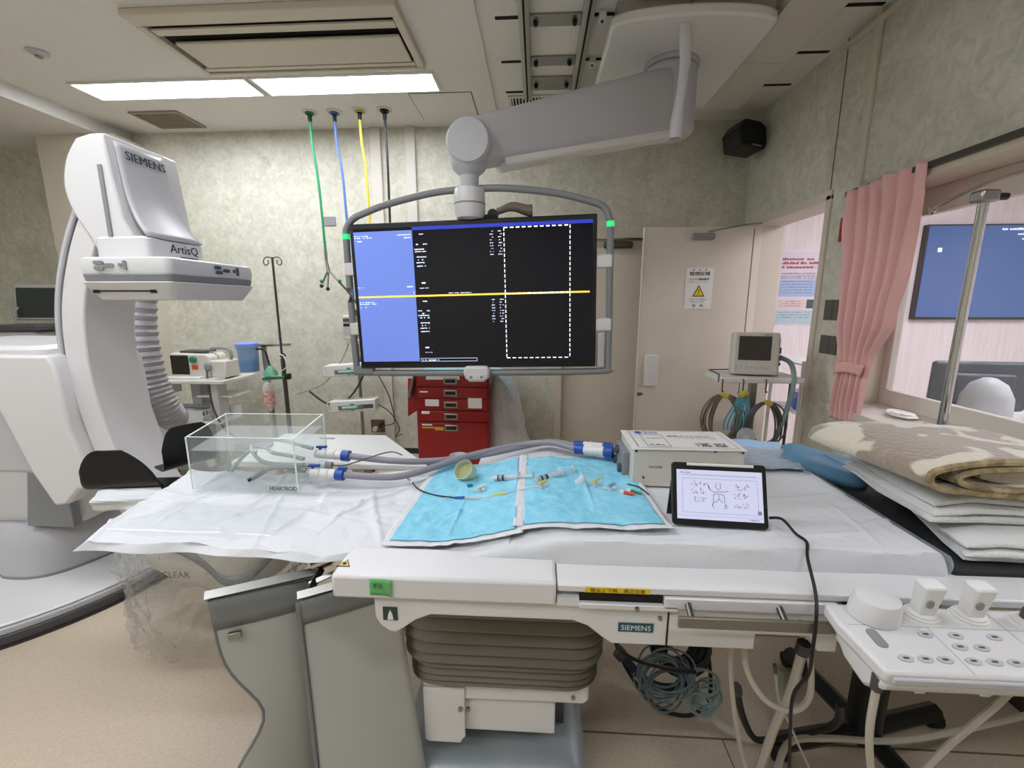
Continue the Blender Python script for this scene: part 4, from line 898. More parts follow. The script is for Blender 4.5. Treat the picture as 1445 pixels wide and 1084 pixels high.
MB().cyl(P_(-.125, 1.20), P_(-.085, 1.198), .0045, n=8).build('marker_sleeve', mat('pale_yellow', '#cfc75a', .4), ct)
def stopcock(x, y, lbl, c1, c2, s=1.0):
    t = thing('stopcock', lbl, 'stopcock', P_(x, y), 'stopcocks on the blue pads')
    MB().cyl(P_(x - .02 * s, y), P_(x + .02 * s, y + .004), .0055 * s, n=10).build('body', c1, t)
    MB().cyl(P_(x, y, .012), P_(x, y, .026), .007 * s, n=10).build('post', c1, t); MB().cb(P_(x + .006, y + .006, .027), (.03 * s, .008 * s, .005), .8).build('lever', c2, t)
    MB().cyl(P_(x, y), P_(x + .004, y - .018 * s), .005 * s, n=8).build('side_port', c1, t)
py = MATS['pale_yellow']
stopcock(.015, 1.198, 'clear stopcock with pale yellow lever at the end of the line', 'clear', py)
stopcock(-.175, 1.26, 'clear stopcock with white lever near the green cap', 'clear', 'white2')
stopcock(.175, 1.225, 'clear stopcock with yellow hub between cap and syringe', 'clear', py)
stopcock(.215, 1.195, 'clear stopcock with pale blue lever left of the red cap', 'clear', mat('pale_blue', '#6f9fc4', .4))
def syringe(x, y, a, ln, lbl):
    t = thing('syringe', lbl, 'syringe', P_(x, y), 'syringes on the blue pads'); p = P_(x, y, .023); d = (P_(x + ln * math.cos(a), y + ln * math.sin(a), .023) - p).normalized()
    MB().cyl(p, p + d * ln * .65, .0095, n=14).build('barrel', 'clear', t); MB().cyl(p - d * .012, p, .003, n=8).build('tip', 'clear', t)
    MB().cyl(p + d * ln * .12, p + d * ln * .16, .0099, n=14).build('piston', 'black', t); MB().cyl(p + d * ln * .24, p + d * ln * .29, .0099, n=14).build('piston', 'black', t)
    MB().cyl(p + d * ln * .65, p + d * ln, .005, n=10).build('plunger', 'clear', t); MB().cyl(p + d * ln, p + d * (ln + .003), .011, n=14).build('thumb_rest', 'clear', t)
    MB().cyl(p + d * ln * .645, p + d * (ln * .66), .015, n=14).build('flange', 'clear', t)
syringe(-.135, 1.325, R(-22), .14, 'clear syringe lying across the white seam between the pads')
syringe(.0, 1.235, R(38), .15, 'clear syringe pointing to upper right on the right pad')
cp = thing('tilted_cup', 'small clear cup with yellowish fluid lying tipped on the pad', 'cup', P_(-.235, 1.375))
MB().lathe([(.0, -.022), (.030, -.02), (.035, .02), (.033, .02), (.028, -.017), (.0, -.018)], P_(-.235, 1.375, .038), 22, (-.35, -.55, .6)).build('cup', film('cup_yellow', '#cdd2b4', .25, .1), cp)
MB().lathe([(.0, -.018), (.028, -.017), (.030, .004), (.0, .004)], P_(-.235, 1.375, .038), 22, (-.35, -.55, .6)).build('fluid', film('fluid_yellow', '#c6c990', .5, .1), cp)
cp = thing('clear_cup', 'small empty clear plastic cup at the far edge of the pad', 'cup', P_(-.29, 1.535))
MB().lathe([(.026, 0), (.033, .03), (.035, .03), (.029, 0)], P_(-.29, 1.535, .008), 22).build('wall', 'clear', cp)
cp = thing('tip_cap', 'clear crumpled tip cap on the right blue pad', 'cap', P_(.135, 1.24)); MB().lathe([(.018, 0), (.012, .022), (.006, .03), (0, .03)], P_(.135, 1.24, .012), 10, (.4, -.2, 1)).build('cap', 'clear', cp)
for nm, x, y, m_, lb, a in (('red', .25, 1.165, mat('red_cap', '#e0574f', .4), 'small red needle cap next to the pump box', -.3), ('green', .275, 1.185, 'green', 'small green needle cap beside the red cap', -.6), ('teal', -.215, 1.305, mat('teal_cap', '#1f7f9a', .4), 'tiny teal cap lying below the tipped cup', .5)):
    t = thing('needle_cap', lb, 'cap', P_(x, y), 'needle caps'); d = Vector((math.cos(a), math.sin(a), 0)) * (1 if nm != 'teal' else .4)
    MB().cyl(P_(x, y, .018), P_(x, y, .018) + d * .03, .0055, .004, 10).build('cap', m_, t); MB().cyl(P_(x, y, .018) - d * .012, P_(x, y, .018), .0065, n=10).build('collar', 'white2' if nm != 'teal' else m_, t)
t = thing('guide_wire', 'short dark guide wire lying beside the pump box', 'wire', P_(.29, 1.2)); MB().tube(cat_spline([P_(*p) for p in ((.275, 1.235), (.305, 1.21), (.32, 1.165))], 6), .002, 6).build('wire', 'bcord', t)
# ================================================================== along the back wall
cc_ = thing('crash_cart', 'red steel drawer cart with silver pulls against the back wall', 'cart', (-.73, 3.85, 0))
CX0, CX1, CYF = -1.05, -.41, 3.62
box('body', 'red', CX0, CX1, CYF + .02, 4.08, .07, .90, cc_, bevel=.006)
zz = [.90, .795, .69, .585, .48, .08]
for i in range(5):
    dr = box('drawer', 'red', CX0 + .015, CX1 - .015, CYF, CYF + .02, zz[i + 1] + .006, zz[i] - .004, cc_, bevel=.004)
    zh = (zz[i] + zz[i + 1]) / 2 if i < 4 else .43
    hb_ = box('pull', 'metal', -.80, -.68, CYF - .008, CYF, zh - .028, zh + .028, dr, bevel=.004)
    box('pull_recess', 'black', -.785, -.695, CYF - .0095, CYF - .007, zh - .014, zh + .014, hb_)
for x0, x1, z0_, z1_, m_ in ((-.965, -.845, .625, .685, 'paper'), (-.59, -.47, .61, .70, 'paper'), (-1.0, -.93, .555, .58, 'paper'), (-1.01, -.94, .745, .758, 'paper'), (-1.0, -.91, .45, .463, 'paper'), (-1.0, -.81, .425, .437, mat('yellow_label', '#d9b23a', .6)), (-.885, -.81, .408, .428, mat('yellow_label', '#d9b23a', .6)), (-.95, -.66, .86, .895, 'paper')):
    box('label_card', m_, x0, x1, CYF - .0025, CYF - .0005, z0_, z1_, cc_)
MB().prism([(CX0 - .105, .50), (CX0, .57), (CX0, .85), (CX0 - .09, .85)], 'y', 3.72, 3.74).build('side_flap', 'red', cc_)
for sx in (CX0 + .07, CX1 - .07):
    for sy in (3.7, 4.02): MB().cyl((sx - .015, sy, .035), (sx + .015, sy, .035), .035, n=14).build('caster', 'black', cc_)
dr_ = thing('blue_drape', 'pale blue paper drape laid over the red cart top', 'drape', (-.72, 3.85, .9))
def bd(u, v):
    x = -1.15 + .95 * u; y = 3.60 + .46 * v; z = .908 + .01 * nz(x * 6, y * 6, 1)
    if u > .86: z -= (u - .86) * 1.9 * (.6 + .4 * math.sin(v * 6)); x = -.333 + (u - .86) * .9
    if u < .1: z -= (.1 - u) * 2.2; x = -1.055 - .06 * (.1 - u) * 10
    return Vector((x, y, z))
MB().grid(bd, 40, 14).build('cloth', mat('pale_blue_paper', '#9cc3c8', .8), dr_, solid=.002)
wb = thing('waste_bag', 'large clear plastic bag hanging beside the red cart', 'bag', (-.28, 3.75, .15))
def wbf(u, v):
    a = 2 * math.pi * u; r = (.10 + .10 * v) * (1 + .14 * nz(math.cos(a) * 3, math.sin(a) * 3, v * 5) + .06 * nz(math.cos(a) * 9, math.sin(a) * 9, v * 9))
    return Vector((-.29 + .05 * v + r * math.cos(a), 3.78 + r * .7 * math.sin(a), .88 - .72 * v))
MB().grid(wbf, 40, 24, True).build('film', film('milky_bag', '#d6d0cd', .45, .2, .6, 20), wb, ang=180)
MB().ball((-.22, 3.74, .42), (.05, .04, .05), 10, 8).build('crumpled_wrapper', mat('dull_wrapper', '#6d6a66', .5), wb)
# wall plates
def wplate(c, w_, h_, m_, lb, nm='wall_plate', cat='plate'):
    t = thing(nm, lb, cat, c); box('cover', m_, c[0] - w_ / 2, c[0] + w_ / 2, WB - .008, WB, c[2], c[2] + h_, t, bevel=.002); return t
t = wplate((-1.955, WB - .008, 2.22), .13, .08, 'grey', 'grey blank wall plate behind the green gas hose')
for sx in (-.045, .045): MB().cyl((-1.955 + sx, WB - .008, 2.26), (-1.955 + sx, WB - .011, 2.26), .006, n=8).build('screw', 'metal', t)
t = wplate((-1.59, WB - .008, .22), .16, .13, mat('brown_outlet', '#6b5448', .5), 'brown wall power outlet with plugged cables low on back wall', 'power_outlet', 'outlet')
MB().cyl((-1.62, WB - .01, .26), (-1.62, WB - .05, .26), .025, n=12).build('plug', 'offw', t); MB().cyl((-1.55, WB - .01, .30), (-1.55, WB - .05, .30), .022, n=12).build('plug', 'black', t)
# syringe pump stand
sp = thing('pump_stand', 'thin steel pump stand with two white syringe pumps by back wall', 'stand', (-1.6, 3.8, 0))
MB().cyl((-1.62, 3.82, .03), (-1.62, 3.82, 1.45), .014, n=12).build('pole', 'metal', sp)
for k in range(5):
    a = 2 * math.pi * k / 5 + .3; MB().tube([(-1.62, 3.82, .09), (-1.62 + .26 * math.cos(a), 3.82 + .22 * math.sin(a), .06)], .012, 8).build('leg', 'metal', sp)
    MB().cyl((-1.62 + .26 * math.cos(a) - .01, 3.82 + .22 * math.sin(a), .03), (-1.62 + .26 * math.cos(a) + .01, 3.82 + .22 * math.sin(a), .03), .03, n=10).build('caster', 'black', sp)
for k, (z, x0) in enumerate(((.87, -1.87), (.545, -1.86))):
    T = Matrix.Translation((x0 + .22, 3.74, z)) @ Matrix.Rotation(R(-4), 4, 'Y')
    p = MB(T).box(-.21, .21, -.06, .06, 0, .11).build('syringe_pump', 'white2', sp, bevel=.012)
    MB(T).box(-.13, .10, -.066, -.058, .025, .062).build('syringe_tray', mat('tray_green', '#5d7a6c', .4), p); MB(T).cyl((-.09, -.07, .045), (.05, -.07, .045), .012, n=10).build('syringe', 'clear', p)
    MB(T).box(-.015, .015, -.072, -.058, .015, .08).build('syringe_clamp', mat('clamp_green', '#3fae86', .4), p); MB(T).box(.07, .19, -.064, -.058, .03, .065).build('display', 'dgrey', p)
    b = MB(T); b.tube([(-.21, -.02, .015), (-.245, -.02, .02), (-.245, -.02, .09), (-.21, -.02, .095)], .007, 6); b.build('handle', 'white2', p)
ip = MB().box(-1.71, -1.60, 3.74, 3.80, 1.19, 1.40).build('infusion_controller', 'offw', sp, bevel=.01)
for z0_, z1_, m_ in ((1.345, 1.375, 'dgrey'), (1.305, 1.33, 'ink'), (1.245, 1.295, 'lgrey')): MB().box(-1.70, -1.61, 3.736, 3.741, z0_, z1_).build('display', m_, ip)
MB().box(-1.66, -1.62, 3.745, 3.79, 1.40, 1.43).build('drop_sensor', 'white2', ip, bevel=.004); MB().box(-1.70, -1.57, 3.75, 3.83, 1.15, 1.19).build('clamp', 'offw', ip, bevel=.006)
MB().ball((-1.60, 3.80, .93), .022, 10, 8).build('knob', 'black', sp)
for k, pts_ in enumerate(([(-1.67, 3.78, 1.18), (-1.75, 3.76, 1.0), (-1.9, 3.7, .8), (-2.05, 3.5, .74)], [(-1.58, 3.8, 1.15), (-1.6, 3.82, 1.0), (-1.63, 3.82, .9)], [(-1.45, 3.76, .92), (-1.38, 3.8, .75), (-1.35, 3.85, .6), (-1.40, 4.05, .35), (-1.55, 4.1, .30)], [(-1.43, 3.75, .6), (-1.36, 3.85, .5), (-1.33, 4.0, .3), (-1.40, 4.08, .2), (-1.3, 4.0, .25)])):
    MB().tube(cat_spline(pts_, 8), .005, 6).build('cable', 'dgrey' if k else 'grey', sp)
# IV stand with hooks
iv = thing('iv_stand', 'tall thin steel IV stand with curled top hooks and green clamp', 'stand', (-2.08, 3.4, 0))
MB().cyl((-2.075, 3.4, .04), (-2.08, 3.4, 1.86), .009, n=12).build('pole', 'dkmetal', iv); MB().cyl((-2.07, 3.4, .04), (-2.075, 3.4, 1.06), .017, n=12).build('sleeve', 'dkmetal', iv)
b = MB()
for s_ in (-1, 1): b.tube(cat_spline([(-2.08, 3.4, 1.855), (-2.08 + s_ * .05, 3.4, 1.86), (-2.08 + s_ * .075, 3.4, 1.83), (-2.08 + s_ * .06, 3.4, 1.80), (-2.08 + s_ * .035, 3.4, 1.815), (-2.08 + s_ * .04, 3.4, 1.84)], 6), .0045, 6)
b.build('hooks', 'dkmetal', iv)
b = MB(); b.cb((-2.13, 3.36, .905), (.2, .035, .022), 0, 0, -.08); b.build('clamp', 'green', iv, bevel=.004); MB().cb((-2.02, 3.36, .92), (.04, .05, .05)).build('clamp_knob', 'black', iv, bevel=.008)
for k in range(5):
    a = 2 * math.pi * k / 5; MB().tube([(-2.07, 3.4, .1), (-2.07 + .28 * math.cos(a), 3.4 + .28 * math.sin(a), .06)], .012, 8).build('leg', 'dkmetal', iv)
    MB().cyl((-2.08 + .28 * math.cos(a), 3.4 + .28 * math.sin(a), .03), (-2.06 + .28 * math.cos(a), 3.4 + .28 * math.sin(a), .03), .03, n=10).build('caster', 'black', iv)
# suction stand with canister
sc_ = thing('suction_stand', 'short grey suction stand with blue clear canister and tubing', 'stand', (-2.28, 3.5, 0))
MB().cyl((-2.26, 3.5, .04), (-2.29, 3.5, 1.16), .021, n=14).build('pole', 'metal', sc_); MB().tube([(-2.31, 3.48, 1.16), (-2.17, 3.47, 1.165), (-2.03, 3.46, 1.17)], .012, 8).build('crossbar', 'chrome', sc_)
MB().cyl((-2.14, 3.46, 1.17), (-2.14, 3.46, 1.29), .011, n=10).build('gauge_tube', 'clear', sc_); MB().lathe([(.0, 0), (.025, 0), (.02, .02), (.008, .03), (0, .035)], (-2.10, 3.45, 1.07), 14).build('regulator', 'dgrey', sc_)
can = MB().lathe([(.0, 0), (.072, 0), (.082, .2), (.082, .215), (.0, .215)], (-2.42, 3.48, .94), 26).build('canister', film('canister_wall', '#7aa6d4', .35, .06), sc_)
MB().lathe([(.0, 0), (.089, 0), (.089, .03), (.05, .045), (0, .048)], (-2.42, 3.48, 1.145), 26).build('canister_lid', mat('lid_blue', '#7f90d8', .4), can); MB().lathe([(.0, .002), (.068, .002), (.071, .09), (0, .09)], (-2.42, 3.48, .942), 24).build('fluid', film('fluid_blue', '#3f74b4', .25, .05), can)
MB().tube(cat_spline([(-2.33, 3.46, 1.13), (-2.24, 3.43, 1.12), (-2.2, 3.42, 1.0), (-2.13, 3.40, .93)], 8), .007, 8).build('tube', 'bcord', sc_)
for k in range(4):
    a = 2 * math.pi * k / 4 + .5; MB().tube([(-2.26, 3.5, .08), (-2.26 + .22 * math.cos(a), 3.5 + .22 * math.sin(a), .05)], .013, 8).build('leg', 'metal', sc_)
    MB().cyl((-2.27 + .22 * math.cos(a), 3.5 + .22 * math.sin(a), .026), (-2.25 + .22 * math.cos(a), 3.5 + .22 * math.sin(a), .026), .026, n=10).build('caster', 'black', sc_)
mk = thing('oxygen_mask', 'pale green oxygen mask hanging beside the green clamp', 'mask', (-2.14, 3.36, .93)); MB().lathe([(.055, 0), (.05, .03), (.03, .06), (.012, .08), (0, .08)], (-2.17, 3.37, .925), 16).build('cup', film('mask_green', '#79c3a4', .4, .1), mk)
MB().tube(cat_spline([(-2.1, 3.36, .95), (-2.02, 3.35, 1.0), (-2.03, 3.35, 1.08), (-2.08, 3.37, 1.1)], 6), .004, 6).build('strap', 'white2', mk)
dbt = thing('drip_bottle', 'hanging clear drip bottle with red lettered label', 'bottle', (-2.23, 3.42, .6))
MB().lathe([(.0, 0), (.02, .0), (.024, .02), (.042, .04), (.043, .2), (.03, .23), (.014, .24), (.014, .26), (0, .26)], (-2.235, 3.42, .62), 20).build('bottle', film('bottle_wall', '#e7dcd8', .3, .1), dbt)
MB().lathe([(.0445, .06), (.0445, .17)], (-2.235, 3.42, .62), 20).build('label', mat('bottle_label', '#e5c9c4', .6, c2='#d98a80', scale=60, contrast=(.45, .55)), dbt)
MB().tube([(-2.235, 3.42, .88), (-2.25, 3.46, 1.15)], .003, 6).build('string', 'grey', dbt); MB().tube([(-2.235, 3.42, .62), (-2.24, 3.42, .4)], .0035, 6).build('drip_line', 'clear', dbt)
# defibrillator on its cart
dc = thing('defibrillator_cart', 'white equipment cart with shelf and white wire basket', 'cart', (-2.95, 3.6, 0))
MB().prism(rrect(-3.28, -2.62, 3.42, 3.86, .03, 4), 'z', .835, .862).build('top', 'white2', dc, bevel=.004)
MB().box(-3.07, -2.98, 3.6, 3.74, .1, .835).build('column', 'lgrey', dc, bevel=.006); MB().box(-2.82, -2.76, 3.52, 3.64, .05, .835).build('column', 'white2', dc, bevel=.006); MB().box(-2.98, -2.66, 3.55, 3.8, .69, .71).build('shelf', 'white2', dc, bevel=.003); MB().box(-3.2, -3.15, 3.5, 3.6, .74, .835).build('bracket', 'white2', dc)
MB().box(-3.22, -2.72, 3.45, 3.8, .05, .10).build('base', 'lgrey', dc, bevel=.01)
for sx in (-3.2, -2.74):
    for sy in (3.47, 3.78): MB().cyl((sx - .012, sy, .028), (sx + .012, sy, .028), .028, n=10).build('caster', 'black', dc)
bk = MB().box(-3.19, -2.84, 3.40, 3.41, .50, .605).build('basket', 'white2', dc); MB().box(-3.19, -3.18, 3.40, 3.66, .50, .605).build('basket_side', 'white2', bk); MB().box(-3.19, -2.66, 3.40, 3.66, .495, .505).build('basket_floor', 'white2', bk); MB().box(-3.19, -2.66, 3.65, 3.66, .50, .605).build('basket_side', 'white2', bk)
for i in range(7):
    x = -2.84 + .026 * i
    MB().cyl((-2.84, 3.41 + .04 * i, .50), (-2.84, 3.41 + .04 * i, .60), .006, n=6).build('basket_wire', 'white2', bk)
for z in (.505, .55, .60): MB().tube([(-2.84, 3.40, z), (-2.84, 3.65, z)], .006, 6).build('basket_wire', 'white2', bk)
MB().tube(cat_spline([(-3.17, 3.5, .60), (-3.05, 3.48, .63), (-2.93, 3.5, .62), (-2.87, 3.55, .60)], 6), .02, 8).build('coiled_lead', 'grey', dc)
df = thing('defibrillator', 'cream defibrillator with dark screen, green knob and carry handle', 'defibrillator', (-2.95, 3.6, .862))
MB().prism([(-3.155, .875), (-2.80, .875), (-2.80, 1.05), (-2.83, 1.075), (-3.14, 1.085), (-3.155, 1.07)], 'y', 3.52, 3.74).build('body', 'offw', df, bevel=.012); MB().box(-3.18, -2.86, 3.46, 3.6, .862, .885).build('foot', 'white2', df, bevel=.006)
MB().box(-3.145, -2.985, 3.514, 3.522, .90, 1.065).build('screen', mat('dark_screen', '#241d1a', .2), df, bevel=.004); MB().cyl((-2.935, 3.52, 1.03), (-2.935, 3.495, 1.03), .028, n=18).build('dial', 'green', df, bevel=.004); MB().box(-2.955, -2.905, 3.51, 3.521, .945, .985).build('shock_button', mat('orange_button', '#cf5a2a', .4), df)
MB().box(-2.80, -2.66, 3.52, 3.72, .875, 1.02).build('side_module', 'offw', df, bevel=.01); MB().ball((-2.80, 3.49, .97), (.028, .02, .04), 12, 8).build('paddle_plug', 'grey', df)
MB().tube(cat_spline([(-2.86, 3.62, 1.07), (-2.84, 3.62, 1.115), (-2.70, 3.62, 1.115), (-2.67, 3.62, 1.06), (-2.68, 3.62, 1.02)], 6), .013, 8).build('carry_handle', 'grey', df); MB().box(-3.09, -2.86, 3.56, 3.70, 1.085, 1.10).build('paddle', 'dgrey', df, bevel=.004)
MB().tube(cat_spline([(-2.80, 3.48, .95), (-2.77, 3.44, .8), (-2.73, 3.42, .6), (-2.66, 3.42, .45), (-2.6, 3.44, .38)], 8), .008, 8).build('lead_cable', 'dgrey', df)
MB().prism([(-2.92, .863), (-2.66, .863), (-2.66, .90), (-2.70, .885)], 'y', 3.44, 3.50).build('paper_strip', 'paper', df)
# ================================================================== behind the C-arm, at the far left
us = thing('ultrasound_machine', 'dark laptop style ultrasound machine on a grey cart behind the C-arm', 'ultrasound', (-4.35, 3.5, 0))
T = Matrix.Translation((-4.33, 3.46, 1.33)) @ Matrix.Rotation(R(12), 4, 'Z')
MB(T).box(-.20, .20, -.16, .16, -.05, .0).build('keyboard_base', 'dgrey', us, bevel=.01); MB(T @ Matrix.Rotation(R(-8), 4, 'X')).box(-.19, .19, .13, .155, .05, .36).build('screen_lid', mat('lid_pale', '#a4a49f', .4), us, bevel=.008); MB(T @ Matrix.Rotation(R(-8), 4, 'X')).box(-.17, .17, .127, .131, .07, .33).build('screen', mat('green_dark_screen', '#2d3330', .25), us)
MB(T).tube([(-.15, .1, -.0), (-.17, .1, .09), (-.15, .14, .14)], .008, 6).build('hinge_arm', 'grey', us)
MB(T).box(-.12, .16, -.14, .14, -.15, -.05).build('cart_head', 'lgrey', us, bevel=.03, seg=3); MB(T).box(-.05, .09, -.06, .1, -1.2, -.15).build('cart_column', 'lgrey', us, bevel=.02); MB(T).box(-.25, .25, -.25, .25, -1.3, -1.2).build('cart_base', 'grey', us, bevel=.03)
for sx in (-.2, .2):
    for sy in (-.2, .2): MB(T).cyl((sx - .015, sy, -1.30), (sx + .015, sy, -1.30), .03, n=10).build('caster', 'black', us)
yt = thing('white_trolley', 'narrow white trolley standing behind the C-arm', 'trolley', (-3.85, 3.6, 0)); box('top', 'white2', -4.05, -3.74, 3.45, 3.75, 1.245, 1.262, yt, bevel=.003); box('body', 'white2', -4.02, -3.84, 3.48, 3.72, .04, 1.245, yt, bevel=.006); box('rail', 'metal', -3.84, -3.80, 3.47, 3.49, 1.0, 1.01, yt)
for sx in (-3.98, -3.88):
    for sy in (3.52, 3.68): MB().cyl((sx - .01, sy, .02), (sx + .01, sy, .02), .02, n=8).build('caster', 'black', yt)
yb = thing('sharps_box', 'amber yellow box on top of the narrow white trolley', 'box', (-3.86, 3.6, 1.262)); MB().loft([[Vector((x, y, z)) for x, y in rrect(-3.95 + e, -3.79 - e, 3.52 + e, 3.68 - e, .01, 2)] for z, e in ((1.262, .012), (1.40, .0))]).build('bin', mat('amber_plastic', '#b0852f', .45), yb)
MB().prism(rrect(-3.945, -3.795, 3.525, 3.675, .01, 2), 'z', 1.40, 1.425).build('lid', mat('amber_lid', '#c9982f', .4), yb, bevel=.004)
MB().cyl((-3.92, 3.56, 1.425), (-3.92, 3.56, 1.53), .008, n=8).build('nozzle', 'white2', yb)
# ================================================================== right side
# patient monitor on its rack
rk = thing('monitor_rack', 'white topped rack with steel post hung with cable coils', 'rack', (1.44, 2.95, 0))
MB().box(1.19, 1.70, 2.80, 3.10, 1.0, 1.035).build('top', 'white2', rk, bevel=.006); MB().box(1.435, 1.475, 2.93, 2.97, .08, 1.0).build('post', 'metal', rk); MB().tube([(1.185, 2.85, 1.0), (1.185, 2.85, 1.05), (1.2, 3.05, 1.05), (1.35, 3.08, 1.05)], .004, 6).build('wire_rail', 'dgrey', rk)
MB().cyl((1.63, 2.83, .05), (1.63, 2.83, 1.0), .009, n=8).build('rod', 'dkmetal', rk)
for k in range(4):
    a = math.pi / 4 + k * math.pi / 2; MB().tube([(1.455, 2.95, .1), (1.455 + .27 * math.cos(a), 2.95 + .25 * math.sin(a), .06)], .016, 8).build('leg', 'metal', rk); MB().cyl((1.445 + .27 * math.cos(a), 2.95 + .25 * math.sin(a), .03), (1.465 + .27 * math.cos(a), 2.95 + .25 * math.sin(a), .03), .03, n=10).build('caster', 'black', rk)
for hx in (1.185, 1.315, 1.455): MB().tube(cat_spline([(hx, 2.80, 1.025), (hx, 2.785, 1.02), (hx, 2.785, .96), (hx, 2.775, .945), (hx, 2.765, .955)], 5), .004, 6).build('hook', 'dkmetal', rk)
pm = thing('patient_monitor', 'cream bedside patient monitor with dark screen on the rack', 'monitor', (1.44, 2.95, 1.035))
TM = Matrix.Translation((1.43, 2.93, 1.04)) @ Matrix.Rotation(R(-12), 4, 'Z') @ Matrix.Rotation(R(-5), 4, 'X')
MB(TM).box(-.135, .135, -.07, .05, .0, .275).build('front_case', 'offw', pm, bevel=.014, seg=3); MB(TM).box(-.09, .175, .05, .17, .0, .255).build('rear_case', 'lgrey', pm, bevel=.014)
MB(TM).box(-.105, .085, -.075, -.069, .095, .25).build('screen', mat('monitor_screen', '#3f3d38', .2), pm, bevel=.002)
for i in range(7): MB(TM).prism(rrect(-.115 + .031 * i - .009, -.115 + .031 * i + .009, .035 + .004 * (i % 2), .058, .006, 3), 'y', -.074, -.068).build('key', 'lgrey', pm)
MB(TM).box(.04, .085, -.073, -.069, .257, .263).build('badge', 'grey', pm)
for z0_, z1_, m_ in ((.14, .18, 'black'), (.09, .13, mat('teal_port', '#5f8f94', .4)), (.06, .08, 'black')): MB(TM).box(.174, .182, .06, .15, z0_, z1_).build('socket', m_, pm)
cb_ = thing('monitor_cable', 'grey green cable bundle trailing down from the patient monitor', 'cable', (1.6, 2.85, .5))
MB().tube(cat_spline([(1.62, 2.96, 1.15), (1.635, 2.86, 1.12), (1.63, 2.80, 1.02), (1.60, 2.78, .85), (1.55, 2.76, .7), (1.50, 2.76, .55), (1.47, 2.77, .42)], 8), .015, 8).build('bundle', mat('grey_green_cable', '#7f9494', .5), cb_)
def coil(label, c, rx, rz_, n, m_, tie=True):
    t = thing('cable_coil', label, 'cable coil', (c[0], c[1], c[2] - rz_), 'cable coils on the rack'); rnd = random.Random(int(c[0] * 1000))
    for k in range(n):
        ax, az, ph, dy = rx * rnd.uniform(.62, 1.1), rz_ * rnd.uniform(.78, 1.05), rnd.uniform(-.25, .25), rnd.uniform(-.02, .02)
        MB().tube([(c[0] + ax * math.cos(q) + ph * .1, c[1] + dy + .01 * math.sin(q * 2), c[2] + az * math.sin(q) + (rz_ - az)) for q in [2 * math.pi * i / 28 for i in range(28)]], .005, 6, True).build('loop', m_, t)
    if tie: MB().cb((c[0], c[1] - .01, c[2] + rz_), (.05, .03, .03), 0, 0, .3).build('tie', mat('yellow_tie', '#b8a83c', .6), t, bevel=.006)
    return t
coil('brown grey cable coil at the left end of the rack', (1.19, 2.765, .76), .115, .17, 9, mat('brown_cable', '#6f675c', .5)); coil('dark grey cable coil in the middle of the rack', (1.46, 2.755, .72), .125, .165, 10, mat('grey_cable', '#55554f', .5))
tb_ = thing('tubing_bundle', 'teal oxygen tubing bundle with yellow tie on the rack', 'tubing', (1.315, 2.77, .7))
for k in range(7):
    o_ = (k - 3) * .011; MB().tube(cat_spline([(1.315 + o_ * .3, 2.77 + .006 * (k % 3), .945), (1.30 + o_ * 1.6, 2.76, .85), (1.28 + o_ * 2.2, 2.76, .76 - .012 * (k % 4)), (1.275 + o_ * 2.0, 2.76, .70)], 5), .006, 6).build('tube', mat('teal_tube', '#4f9aab', .4), tb_)
MB().cb((1.305, 2.755, .94), (.06, .03, .03), 0, 0, -.5).build('tie', MATS['yellow_tie'], tb_, bevel=.006)
mk2 = thing('face_mask', 'clear grey face mask with dark rim hanging below the teal tubing', 'mask', (1.32, 2.73, .52)); MB().lathe([(.075, 0), (.07, .04), (.05, .1), (.03, .14), (.02, .16), (0, .16)], (1.34, 2.74, .55), 20, (-.2, -.5, .9)).build('shell', film('mask_shell', '#aeb4b2', .35, .1), mk2); MB().lathe([(.055, 0), (.05, .02), (0, .025)], (1.32, 2.70, .68), 18, (-.1, -1, .1)).build('cushion', film('mask_cushion', '#b9bcc0', .3, .1), mk2); MB().lathe([(.078, -.008), (.078, .008)], (1.34, 2.74, .55), 20, (-.2, -.5, .9)).build('rim', mat('dark_teal', '#2f5a58', .5), mk2)
# wire shelf in the doorway with a blue basin
ws = thing('wire_shelf', 'white wire shelf unit standing in the open doorway', 'shelf', (2.0, 3.4, 0))
for px_, py_ in ((1.89, 3.15), (2.35, 3.15), (1.89, 3.55), (2.35, 3.55)): MB().cyl((px_, py_, 0), (px_, py_, 1.10), .013, n=8).build('post', 'offw', ws)
for z in (1.08, .72, .36): 
    s = MB().box(1.88, 2.36, 3.14, 3.56, z - .012, z).build('shelf', 'white2', ws, bevel=.003)
bs = thing('blue_basin', 'round blue clear basin on the wire shelf in the doorway', 'basin', (2.02, 3.3, .72)); MB().lathe([(.0, 0), (.085, 0), (.095, .02), (.1, .13), (.11, .14), (.0, .142)], (2.02, 3.28, .72), 24).build('basin', film('blue_clear', '#5f7fd8', .3, .08), bs); MB().lathe([(0, .004), (.08, .004), (.09, .07), (0, .07)], (2.02, 3.28, .72), 22).build('contents', mat('deep_blue', '#3f58c0', .4), bs)
